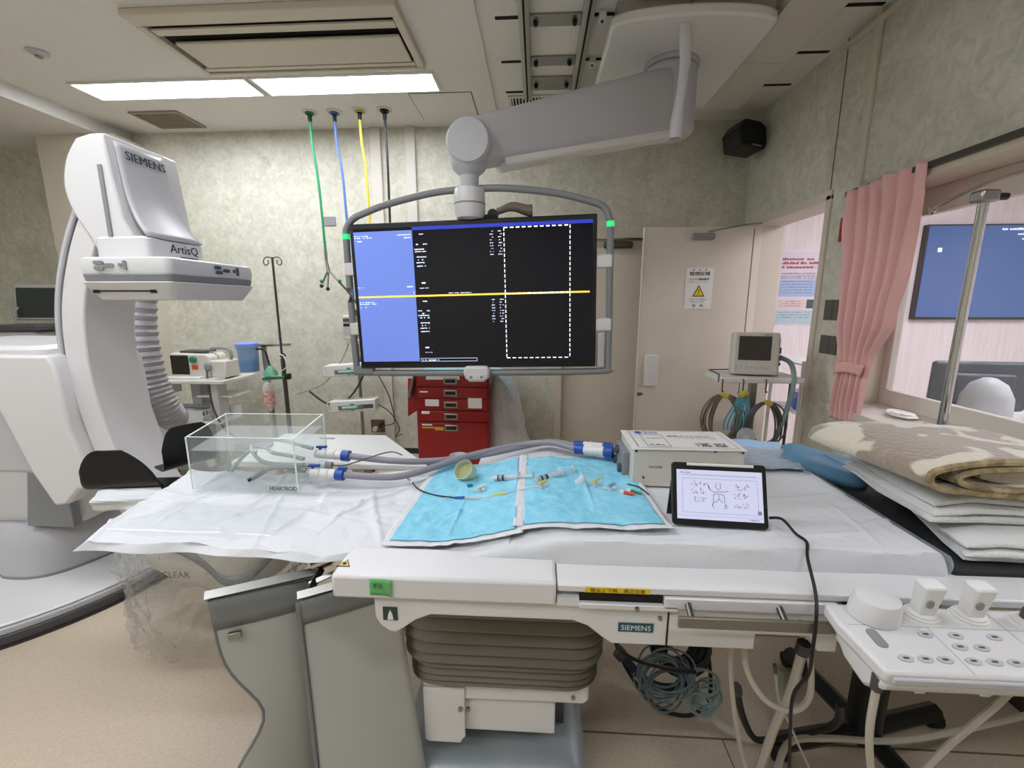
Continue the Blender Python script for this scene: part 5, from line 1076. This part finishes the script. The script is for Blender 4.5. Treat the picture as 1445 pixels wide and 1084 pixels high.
# poster in the next room
po = thing('poster', 'tall wall poster with red heading and blue text block beyond the doorway', 'poster', (2.65, 4.69, 1.29))
c = (2.65, 4.695, 1.65); plate(c, X_, U_, .42, .72, mat('poster_paper', '#dfd9e2', .35), po, 'sheet', .003); rn = random.Random(5)
strokes(c, X_, U_, illegible(-.17, .14, .285, .025, rn, .92) + illegible(-.17, .19, .245, .027, rn, .92) + illegible(-.17, .17, .205, .024, rn, .92), mat('poster_red', '#b3414a', .5), po, 'heading', .003)
plate((2.655, 4.692, 1.66), X_, U_, .36, .17, mat('poster_blue', '#a9bfe0', .4), po, 'text_block'); plate((2.61, 4.692, 1.50), X_, U_, .28, .09, mat('poster_peach', '#e3cfc6', .4), po, 'text_block'); plate((2.65, 4.692, 1.37), X_, U_, .39, .13, mat('poster_teal', '#b8cfd4', .4), po, 'text_block'); plate((2.80, 4.692, 1.50), X_, U_, .07, .09, mat('poster_photo', '#4f5f6a', .4), po, 'photo')
strokes(c, X_, U_, sum([illegible(-.17, .17, .15 - .026 * j, .012, rn, .8) for j in range(2)], []) + sum([illegible(-.16, .16, .07 - .028 * j, .01, rn, .8) for j in range(5)], []) + sum([illegible(-.17, .16, -.24 - .026 * j, .01, rn, .7) for j in range(3)], []), mat('poster_grey', '#7f86a0', .5), po, 'body_text', .0038)
strokes(c, X_, U_, illegible(-.17, .18, .105, .011, rn, .8) + sum([illegible(-.16, .06, -.13 - .022 * j, .01, rn, .7) for j in range(3)], []), mat('poster_magenta', '#b56a8f', .5), po, 'accent_text', .0038)
# switch plates and red sign on the right wall
for z0_, z1_, lb in ((1.40, 1.525, 'dark grey square wall plate, upper of the two by the curtain'), (1.19, 1.305, 'dark grey square wall plate, lower of the two by the curtain')):
    t = thing('wall_plate', lb, 'plate', (WR - .006, 2.83, z0_), 'grey wall plates'); box('cover', mat('plate_grey', '#605f58', .4, .3), WR - .006, WR, 2.745, 2.905, z0_, z1_, t, bevel=.002); box('seam', 'dgrey', WR - .0075, WR - .0055, 2.824, 2.826, z0_ + .005, z1_ - .005, t)
rs = thing('red_sign', 'small red wall sign with white emblem half behind the curtain', 'sign', (WR - .004, 2.80, 1.87)); box('board', mat('sign_red', '#a5212b', .4), WR - .005, WR, 2.74, 2.86, 1.87, 2.01, rs); MB().cyl((WR - .005, 2.80, 1.945), (WR - .0065, 2.80, 1.945), .03, n=18).build('emblem', 'paper', rs); MB().cyl((WR - .0064, 2.80, 1.945), (WR - .0075, 2.80, 1.945), .017, n=16).build('emblem_center', MATS['sign_red'], rs)
wpl = thing('wall_plate', 'wide beige cover plate under the window behind the pole clamp', 'plate', (WR - .006, 1.85, .90)); box('cover', mat('beige_plate', '#b3a893', .5), WR - .075, WR - .07, 1.66, 2.0, .875, .97, wpl)
# loudspeaker
sk_ = thing('loudspeaker', 'black angular loudspeaker mounted in the upper right corner', 'speaker', (1.72, 3.9, 2.75)); T = Matrix.Translation((1.66, 3.92, 2.80)) @ Matrix.Rotation(R(25), 4, 'Z') @ Matrix.Rotation(R(-8), 4, 'X')
MB(T).prism([(-.125, -.085), (.125, -.085), (.15, -.03), (.15, .085), (.09, .13), (-.07, .13), (-.14, .05)], 'y', -.09, .09).build('cabinet', 'black', sk_, bevel=.012); MB(T).prism([(-.11, -.055), (.12, -.055), (.135, .08), (.08, .115), (-.06, .115), (-.12, .045)], 'y', -.10, -.09).build('grille', 'rubber', sk_, bevel=.003); MB(T).box(-.03, .08, -.102, -.098, -.078, -.066).build('badge', 'grey', sk_); MB().cyl((1.70, 3.98, 2.90), (1.80, 4.05, 2.95), .018, n=10).build('bracket', 'black', sk_)
# pink curtain, gathered by a tie band
cu = thing('curtain', 'pink pleated curtain tied back at the left of the window', 'curtain', (1.78, 2.5, .83))
def cf(u, v):
    z = 2.125 - 1.29 * v
    prof = [(0, 2.76, 2.235), (.1, 2.755, 2.225), (.35, 2.70, 2.23), (.55, 2.665, 2.27), (.72, 2.60, 2.37), (.80, 2.585, 2.395), (1, 2.62, 2.40)]
    for i in range(len(prof) - 1):
        if prof[i][0] <= v <= prof[i + 1][0] + 1e-6:
            t = (v - prof[i][0]) / (prof[i + 1][0] - prof[i][0]); t = t * t * (3 - 2 * t); yl = prof[i][1] + (prof[i + 1][1] - prof[i][1]) * t; yr = prof[i][2] + (prof[i + 1][2] - prof[i][2]) * t; break
    y = yl + (yr - yl) * u; am = .026 * (1 - .55 * math.exp(-((v - .74) / .08) ** 2)) * (1 - .5 * max(0, v - .8) / .2)
    fold = am * math.sin(u * 2 * math.pi * 6 + .8 * math.sin(v * 3) + .4) * (1 - .35 * u) + .014 * nz(u * 4, v * 3, 2)
    if v < .04: fold += .006 * math.sin(u * 70)
    return Vector((1.765 + fold - .03 * math.exp(-((v - .8) / .25) ** 2) * (1 - u), y, z + .02 * u * (v < .02)))
MB().grid(cf, 120, 60).build('cloth', 'pinkc', cu, solid=.003, ang=180)
def tie(u, v): q = cf(u, .735 + .045 * v - .012 * u); return Vector((q.x * .25 + 1.715 * .75, q.y + .01 * (u - .5), q.z + .012 * math.sin(u * 3.1) - .015))
MB().grid(tie, 30, 6).build('tie_band', mat('pink_band', '#e2b1a9', .8), cu, solid=.005, ang=180)
# crumpled tissue on the sill
ts = thing('tissue', 'small crumpled white tissue on the window sill', 'tissue', (1.86, 2.31, .925)); MB().grid(lambda u, v: Vector((1.90 + .05 * math.cos(2 * math.pi * u) * math.sin(math.pi * v) * (1 + .5 * nz(u * 7, v * 5, 1)), 2.30 + .085 * math.sin(2 * math.pi * u) * math.sin(math.pi * v) * (1 + .5 * nz(u * 5, v * 6, 4)), .936 - .014 * math.cos(math.pi * v) + .01 * nz(u * 6, v * 6, 8))), 24, 10, True).build('paper', 'paper', ts)
# chrome pole clamped to the table
pp = thing('clamp_pole', 'chrome vertical pole in front of the window with dark blue clamp', 'pole', (1.5, 1.635, .95)); MB().cyl((1.5, 1.635, .90), (1.5, 1.635, 1.86), .0145, n=16).build('pole', 'chrome', pp); MB().cyl((1.5, 1.635, 1.0), (1.5, 1.635, 1.04), .024, n=14).build('collar', mat('clamp_blue', '#2f5470', .35), pp); MB().box(1.50, 1.58, 1.61, 1.66, .955, 1.015).build('clamp', 'black', pp, bevel=.01); MB().cyl((1.58, 1.635, .99), (1.66, 1.635, .975), .006, n=8).build('clamp_screw', 'metal', pp); MB().box(1.44, 1.53, 1.60, 1.655, .90, .97).build('clamp_jaw', 'dkmetal', pp, bevel=.006)
b = MB(); b.box(1.47, 1.53, 1.61, 1.66, 1.835, 1.875); b.build('head', 'metal', pp, bevel=.008); MB().cyl((1.53, 1.635, 1.855), (1.57, 1.635, 1.855), .012, n=10).build('head_knob', 'black', pp)
# control room: wall screen, monitor backs, chair
tv = thing('wall_screen', 'very large blue wall screen seen through the window', 'screen', (4.6, 4.68, 1.35)); MB().box(3.79, 5.45, 4.64, 4.70, 1.345, 2.26).build('housing', 'black', tv, bevel=.006); MB().box(3.805, 5.435, 4.637, 4.641, 1.37, 2.245).build('screen', mat('wallscreen_blue', '#38598c', .2, emit=.45), tv); rn = random.Random(2)
strokes((4.62, 4.637, 1.80), X_, U_, illegible(-.17, .3, .40, .022, rn, .8) + illegible(.0, .26, .355, .018, rn, .8) + illegible(.03, .18, .31, .018, rn, .8) + [(-.71, -.67, .20, .24)], mat('wallscreen_white', '#dfe9ff', .4, emit=.7), tv, 'screen_print', .002)
desk = thing('desk', 'control desk beyond the window glass', 'desk', (3.2, 2.4, 0)); box('top', 'offw', 2.5, 4.2, 1.2, 3.3, .72, .75, desk, bevel=.004)
for px_, py_ in ((2.68, 1.26), (4.1, 1.26), (2.68, 3.24), (4.1, 3.24)): box('leg', 'dgrey', px_ - .03, px_ + .03, py_ - .03, py_ + .03, 0, .72, desk)
for k, (x, y, lb) in enumerate(((2.87, 2.92, 'dark monitor back beyond the window, left one with the pale dome in front'), (3.43, 2.86, 'dark monitor back beyond the window, right one'))):
    t = thing('control_monitor', lb, 'monitor', (x, y, .75), 'control room monitors seen from behind'); T = Matrix.Translation((x, y, .75)) @ Matrix.Rotation(R(-6), 4, 'Z')
    MB(T).box(-.275, .275, .0, .045, .06, .385).build('back_cover', mat('monitor_back', '#3b4048', .4), t, bevel=.02); MB(T).box(-.17, .17, -.035, .0, .11, .31).build('bulge', MATS['monitor_back'], t, bevel=.03); MB(T).cyl((0, -.02, .0), (0, -.02, .2), .025, n=10).build('neck', 'dgrey', t); MB(T).box(-.12, .12, -.1, .1, 0, .015).build('foot', 'dgrey', t, bevel=.005)
dm = thing('pale_dome', 'pale rounded dome shape in front of the dark monitors', 'dome', (2.75, 2.45, .75)); MB().lathe([(.0, .0), (.11, 0), (.12, .1), (.115, .2), (.08, .28), (.03, .315), (0, .32)], (2.70, 2.70, .75), 24).build('shell', mat('dome_grey', '#aeb0b2', .5), dm); MB().lathe([(.125, 0), (.125, .02), (.0, .02)], (2.70, 2.70, .75), 24).build('base', 'dgrey', dm)
# ================================================================== towels, blanket and blue cushion at the foot end
def folded(name, label, cat_, grp, x0, x1, y0, y1, z0, n, th, m_, seed, shear, parts='fold'):
    t = thing(name, label, cat_, ((x0 + x1) / 2, (y0 + y1) / 2, z0), grp); rnd = random.Random(seed); zc = z0
    for k in range(n):
        e = rnd.uniform(-.012, .012); a0, a1, b0, b1 = x0 + e, x1 + rnd.uniform(-.01, .01), y0 + rnd.uniform(-.012, .012), y1 + e
        def f(u, v, zc=zc, k=k, a0=a0, a1=a1, b0=b0, b1=b1):
            q = 2 * math.pi * v; c, s_ = math.cos(q), math.sin(q); y = (b0 + b1) / 2 + (b1 - b0) / 2 * math.copysign(abs(c) ** .3, c); z = zc + th / 2 + th / 2 * math.copysign(abs(s_) ** .55, s_)
            ed = min(1, min(u, 1 - u) / .06); ed = .25 + .75 * math.sqrt(max(0, 1 - (1 - ed) ** 2)); x = a0 + (a1 - a0) * u + shear * (y - y0)
            z = zc + th / 2 + (z - zc - th / 2) * ed + .012 * nz(x * 5, y * 6, seed + zc * 3) * min(1, (zc - z0) / .02 + .3) + .004 * nz(x * 15, y * 14, seed) - (.012 * max(0, .12 - u) / .12 if k else 0)
            return Vector((x + .014 * nz(y * 7, k * 3.1, seed), y + .012 * nz(x * 6, k * 2.7, seed + 4), max(z, z0 + .001)))
        g = MB().grid(f, 34, 36); g.f.append([34 * 37 + j for j in range(36)]); g.f.append(list(range(36))[::-1]); g.build(parts, m_, t, ang=60)
        zc += th * .92
    return t, zc
t1, zc = folded('folded_towel', 'thick folded white towel stack directly on the black pad', 'towel', 'white towels at the foot end', .99, 1.62, .965, 1.36, .912, 3, .022, 'towel', 3, .36)
t2, zc2 = folded('folded_towel', 'folded white towel under the brown patterned blanket', 'towel', 'white towels at the foot end', .955, 1.66, 1.03, 1.40, zc, 3, .024, 'towel', 8, .12)
bl = thing('blanket', 'rolled brown and cream patterned fleece blanket on the towels', 'blanket', (1.3, 1.2, zc2))
fle = mat('brown_fleece', '#9a8b7a', .95, c2='#d8cfbd', scale=7, detail=2, contrast=(.49, .53), sheen=.5, bump=.6, bscale=90)
def roll(u, v):   # spiral section in x-z, carried back along y
    a = v * 2 * math.pi * 2.3 + math.pi * 1.75; r = 1 - .6 * v
    y = 1.01 + .36 * u + .012 * nz(v * 6, u * 3, 1); e = 1 - .2 * math.exp(-((1 - u) / .1) ** 2)
    c, s_ = math.cos(a), math.sin(a)
    return Vector((1.15 - .05 * u + .28 * r * math.copysign(abs(c) ** .8, c) + .008 * nz(y * 6, a, 5), y, zc2 + .058 + .05 * r * math.copysign(abs(s_) ** .8, s_) * e * (1 - .12 * (c > .3)) + .008 * nz(y * 5, a, 3)))
MB().grid(roll, 30, 110).build('fleece', fle, bl, solid=.012, ang=180)
MB().tube([roll(0.0, i / 90) + Vector((0, -.003, 0)) for i in range(91)], .0085, 6).build('edge_trim', mat('tan_trim', '#b3a37f', .95, c2='#857254', scale=40, bump=.6, bscale=90), bl)
def inner(u, v):
    a = 2 * math.pi * v; r = .9
    return Vector((1.15 + .10 * math.cos(a), 1.03 + .3 * u, zc2 + .058 + .016 * math.sin(a)))
g = MB().grid(inner, 8, 20); g.f.append(list(range(20))); g.build('inner_roll', mat('cream_fleece', '#cbbfae', .95, sheen=.4, bump=.5, bscale=120), bl)
cu2 = thing('blue_cushion', 'flat blue cushion at the far corner of the mattress', 'cushion', (.99, 1.5, .915)); T = Matrix.Translation((1.0, 1.50, .945)) @ Matrix.Rotation(R(-28), 4, 'Z') @ Matrix.Rotation(R(9), 4, 'Y')
def cus(u, v): a = 2 * math.pi * u; s_ = math.sin(math.pi * v); k = 1; ex = .45; return Vector((.13 * math.copysign(abs(math.cos(a)) ** ex, math.cos(a)) * s_ ** .4, .11 * math.copysign(abs(math.sin(a)) ** ex, math.sin(a)) * s_ ** .4, -.035 * math.cos(math.pi * v) * (1 + .2 * nz(u * 5, v * 4, 2))))
MB(T).grid(cus, 40, 16, True).build('cushion', mat('blue_vinyl', '#5a88a4', .55), cu2)
cd_ = thing('blue_sheet', 'pale blue disposable sheet with clear film on the far mattress', 'sheet', (.7, 1.5, .96))
def bsf(u, v): x = .55 + .36 * u + .05 * v; y = 1.40 + .24 * v; return Vector((x, y, .966 + .035 * max(0, v - .5) + .012 * nz(x * 7, y * 8, 3) - .05 * max(0, u - .9) / .1))
MB().grid(bsf, 30, 18).build('cloth', mat('pale_blue_sheet', '#9fc0dc', .7), cd_, solid=.002)
MB().grid(lambda u, v: bsf(u, v * .75) + Vector((0, -.02, .008 + .006 * nz(u * 9, v * 9, 6))), 40, 24).build('clear_film', film('wrinkled_film', '#f0f0f0', .45, .12, .8, 40), cd_, ang=180)
# ================================================================== control console on the table side
co = thing('control_console', 'white tilted control console with joysticks and oval buttons', 'console', (.78, .72, .78))
TC = Matrix.Translation((.606, .825, .897)) @ Matrix.Rotation(R(7), 4, 'X') @ Matrix.Diagonal((1, .82, 1, 1))
MB(TC).prism([(0, -.185), (.44, -.185), (.44, 0), (-.012, 0), (-.015, -.06)], 'z', -.028, 0).build('top_panel', 'white', co, bevel=.006)
MB(TC).prism([(0, -.03), (-.02, -.045), (-.07, -.075), (-.14, -.08), (-.18, -.045), (-.186, -.025)], 'x', .002, .44).build('underside', 'white', co, bevel=.008)
MB(TC).box(.01, .44, -.192, -.183, -.022, -.008).build('front_lip', 'lgrey', co, bevel=.003)
for x in (.145, .29): MB(TC).box(x - .0008, x + .0008, -.18, -.002, -.0005, .0006).build('panel_seam', 'lgrey', co)
MB(TC).box(.0, .44, -.064, -.0625, -.0005, .0006).build('panel_seam', 'lgrey', co)
MB(TC).lathe([(.042, 0), (.045, .004), (.043, .035), (.038, .046), (.0, .05)], (.062, -.035, 0), 30).build('dial', 'white', co)
def joy(x, y, h=.07):
    j = MB(TC).lathe([(.034, 0), (.03, .004), (.03, .007), (.026, .009), (.026, .012), (.022, .014), (.0, .016)], (x, y, 0), 26).build('joystick', 'white2', co)
    MB(TC).loft([[Vector((x + a, y + c, z)) for a, c in rrect(-w1, w1, -w2, w2, .006, 3)] for z, w1, w2 in ((.012, .016, .016), (.055, .018, .018), (.08, .02, .02))]).build('grip', 'white2', j, bevel=.004)
    MB(TC).prism(rrect(x - .012, x + .0, .035, .052, .005, 3), 'y', y - .0215, y - .017).build('thumb_button', 'grey', j); return j
joy(.155, -.03); joy(.245, -.03)
for x in (.345, .405):
    j = MB(TC).lathe([(.03, 0), (.026, .004), (.026, .008), (.02, .011), (.0, .012)], (x, -.038, 0), 24).build('joystick', 'white2', co); MB(TC).cyl((x, -.038, .01), (x, -.038, .032), .014, n=10).build('grip', 'dgrey', j, bevel=.003)
for k, (x, y) in enumerate(((.052, -.15), (.085, -.15), (.118, -.15), (.128, -.085), (.182, -.085), (.168, -.115), (.205, -.115), (.165, -.15), (.20, -.15), (.235, -.15), (.25, -.085), (.345, -.11), (.38, -.15), (.41, -.11))):
    e = MB(TC).prism([(x + .0135 * math.cos(2 * math.pi * i / 18), y + .009 * math.sin(2 * math.pi * i / 18)) for i in range(18)], 'z', 0, .0022).build('key', 'lgrey', co); MB(TC).box(x - .005, x + .005, y - .0025, y + .0025, .0022, .0026).build('symbol', 'dgrey', e)
e = MB(TC).prism(rrect(.022, .042, -.125, -.075, .009, 4), 'z', 0, .002).build('key', 'grey', co)
for x in (.05, .16, .27, .38): MB(TC).prism([(x, -.03), (x + .05, -.03), (x + .035, -.06), (x + .02, -.06)], 'y', -.17, -.12).build('hook', 'white2', co); MB(TC).box(x + .05, x + .085, -.16, -.10, -.055, -.03).build('plug', 'red', co)
tag(box('console_bracket', 'white2', .64, 1.04, .80, .86, .80, .87), 'white mounting bracket between console and table rail', 'bracket')
# ================================================================== cables and odds under the table
def cable(label, pts_, r, m_, grp='cables under the table'):
    t = thing('cable', label, 'cable', (pts_[0][0], pts_[0][1], min(p[2] for p in pts_)), grp); MB().tube(cat_spline(pts_, 8), r, 8).build('sheath', m_, t)
    MB().cyl(pts_[0], Vector(pts_[0]) + (Vector(pts_[0]) - Vector(pts_[1])).normalized() * .03, r * 1.5, n=8).build('end_fitting', 'dgrey', t); return t
cable('ivory cable looping from the junction box to the right plug', [(.51, .95, .70), (.52, .94, .62), (.56, .92, .56), (.62, .91, .545), (.66, .92, .58), (.67, .95, .66)], .007, 'cord')
cable('ivory cable hanging straight down below the junction box', [(.50, .97, .70), (.50, .98, .6), (.54, 1.0, .4), (.60, 1.02, .2), (.66, 1.04, .02), (.72, 1.1, .008)], .006, 'cord')
cable('thick ivory hose with white connector falling from the right plug', [(.655, .96, .66), (.65, .97, .55), (.64, 1.0, .4), (.63, 1.02, .25), (.61, 1.04, .08), (.64, 1.1, .015), (.8, 1.2, .012)], .011, 'cord')
cable('pale thick cable curving along the floor from the coil', [(.56, 1.42, .17), (.60, 1.40, .10), (.66, 1.35, .02), (.76, 1.30, .012), (.86, 1.34, .014), (.93, 1.45, .05), (.95, 1.5, .10)], .016, 'cord')
cable('long pale cable sagging across to the console side', [(.66, 1.0, .25), (.74, 1.08, .26), (.9, 1.15, .20), (1.15, 1.2, .15), (1.45, 1.25, .17), (1.8, 1.3, .24)], .009, 'cord')
cable('pale cable hanging from the left end of the console', [(.615, .70, .82), (.625, .71, .72), (.66, .73, .60), (.72, .75, .42), (.78, .76, .2), (.84, .78, .02), (.95, .8, .01)], .0065, 'cord')
cable('thin pale cable slanting down at the right edge', [(.96, .78, .80), (.94, .8, .7), (.88, .84, .5), (.80, .86, .25), (.72, .86, .02), (.6, .86, .008)], .007, 'cord')
cable('black cable dropping behind the name plate', [(.245, 1.0, .74), (.25, 1.1, .6), (.26, 1.2, .45), (.33, 1.28, .33), (.45, 1.3, .28), (.55, 1.3, .27)], .007, 'bcord')
cable('black cable arching on the floor below the coil', [(.30, 1.5, .25), (.36, 1.45, .12), (.46, 1.40, .02), (.58, 1.38, .01), (.66, 1.42, .06), (.68, 1.5, .15)], .007, 'bcord')
cable('dark blue flat cable loop on the floor', [(.34, 1.45, .18), (.42, 1.42, .11), (.50, 1.41, .09), (.58, 1.42, .11), (.60, 1.46, .16)], .016, mat('navy_cable', '#1e2748', .5))
cable('black foot switch strap leaning between the ivory cables', [(.56, 1.05, .45), (.62, 1.12, .3), (.70, 1.2, .14), (.75, 1.22, .10), (.82, 1.16, .2), (.83, 1.05, .36), (.78, .98, .5)], .010, 'bcord')
cable('very thin pale wire curled beside the hanging hose', [(.60, .96, .60), (.63, .98, .5), (.70, 1.0, .36), (.77, 1.02, .2), (.74, 1.04, .06), (.66, 1.06, .02)], .003, 'cord')
def floor_coil(label, c, r, n, m_, rad, seed, tilt):
    t = thing('floor_coil', label, 'cable coil', (c[0], c[1], 0), 'coiled leads below the table'); rnd = random.Random(seed)
    for k in range(n):
        a0 = rnd.uniform(-.55, .55); rr = r * rnd.uniform(.7, 1.05); o = Vector((rnd.uniform(-.03, .03), rnd.uniform(-.03, .03), rnd.uniform(-.03, .04)))
        Tq = Matrix.Translation(Vector(c) + o) @ Matrix.Rotation(tilt + a0, 4, 'X') @ Matrix.Rotation(a0, 4, 'Y')
        MB(Tq).tube([(rr * math.cos(q), rr * .8 * math.sin(q), 0) for q in [2 * math.pi * i / 24 for i in range(24)]], rad, 6, True).build('loop', m_, t)
floor_coil('dark green coiled lead hanging at the rear below the table', (.56, 1.52, .19), .10, 8, mat('dark_coil', '#3a3d34', .5), .010, 1, 1.2)
floor_coil('grey teal tangle of thin leads below the table', (.47, 1.36, .17), .09, 14, mat('teal_grey_lead', '#6a7b7d', .5), .0035, 2, .7)
floor_coil('small clear teal coil at the right of the tangle', (.60, 1.34, .14), .05, 8, mat('clear_teal', '#7f9492', .4), .004, 4, .9)
# corrugated grey duct lying behind the column
dd = thing('flex_duct', 'grey corrugated duct on the floor behind the table column', 'duct', (.3, 1.7, .2)); MB().tube(cat_spline([(.10, 1.75, .30), (.22, 1.70, .32), (.34, 1.66, .36), (.42, 1.64, .44)], 20), lambda t: .06 + .004 * math.sin(t * 2 * math.pi * 26), 14).build('duct', 'grey', dd)
MB().cyl((.42, 1.64, .44), (.45, 1.63, .47), .066, n=16).build('collar', 'dgrey', dd); MB().cyl((.10, 1.75, .30), (.07, 1.76, .0), .05, n=12).build('riser', 'dgrey', dd)
# black wheeled base under the console
bs_ = thing('black_trolley_base', 'black post and spread legs of a trolley under the console', 'trolley', (1.15, 1.25, 0)); MB().cyl((1.12, 1.30, .05), (1.12, 1.30, .80), .05, n=16).build('post', 'black', bs_)
for k, (dx, dy) in enumerate(((-.30, -.05), (.32, .1), (.05, -.3), (-.05, .34))):
    MB().tube([(1.12 + dx * .1, 1.30 + dy * .1, .42), (1.12 + dx, 1.30 + dy, .62)], .03, 8).build('brace', 'black', bs_); MB().tube([(1.12, 1.30, .08), (1.12 + dx, 1.30 + dy, .06)], .03, 8).build('leg', 'black', bs_)
    MB().cyl((1.10 + dx, 1.30 + dy, .03), (1.14 + dx, 1.30 + dy, .03), .03, n=10).build('caster', 'rubber', bs_)
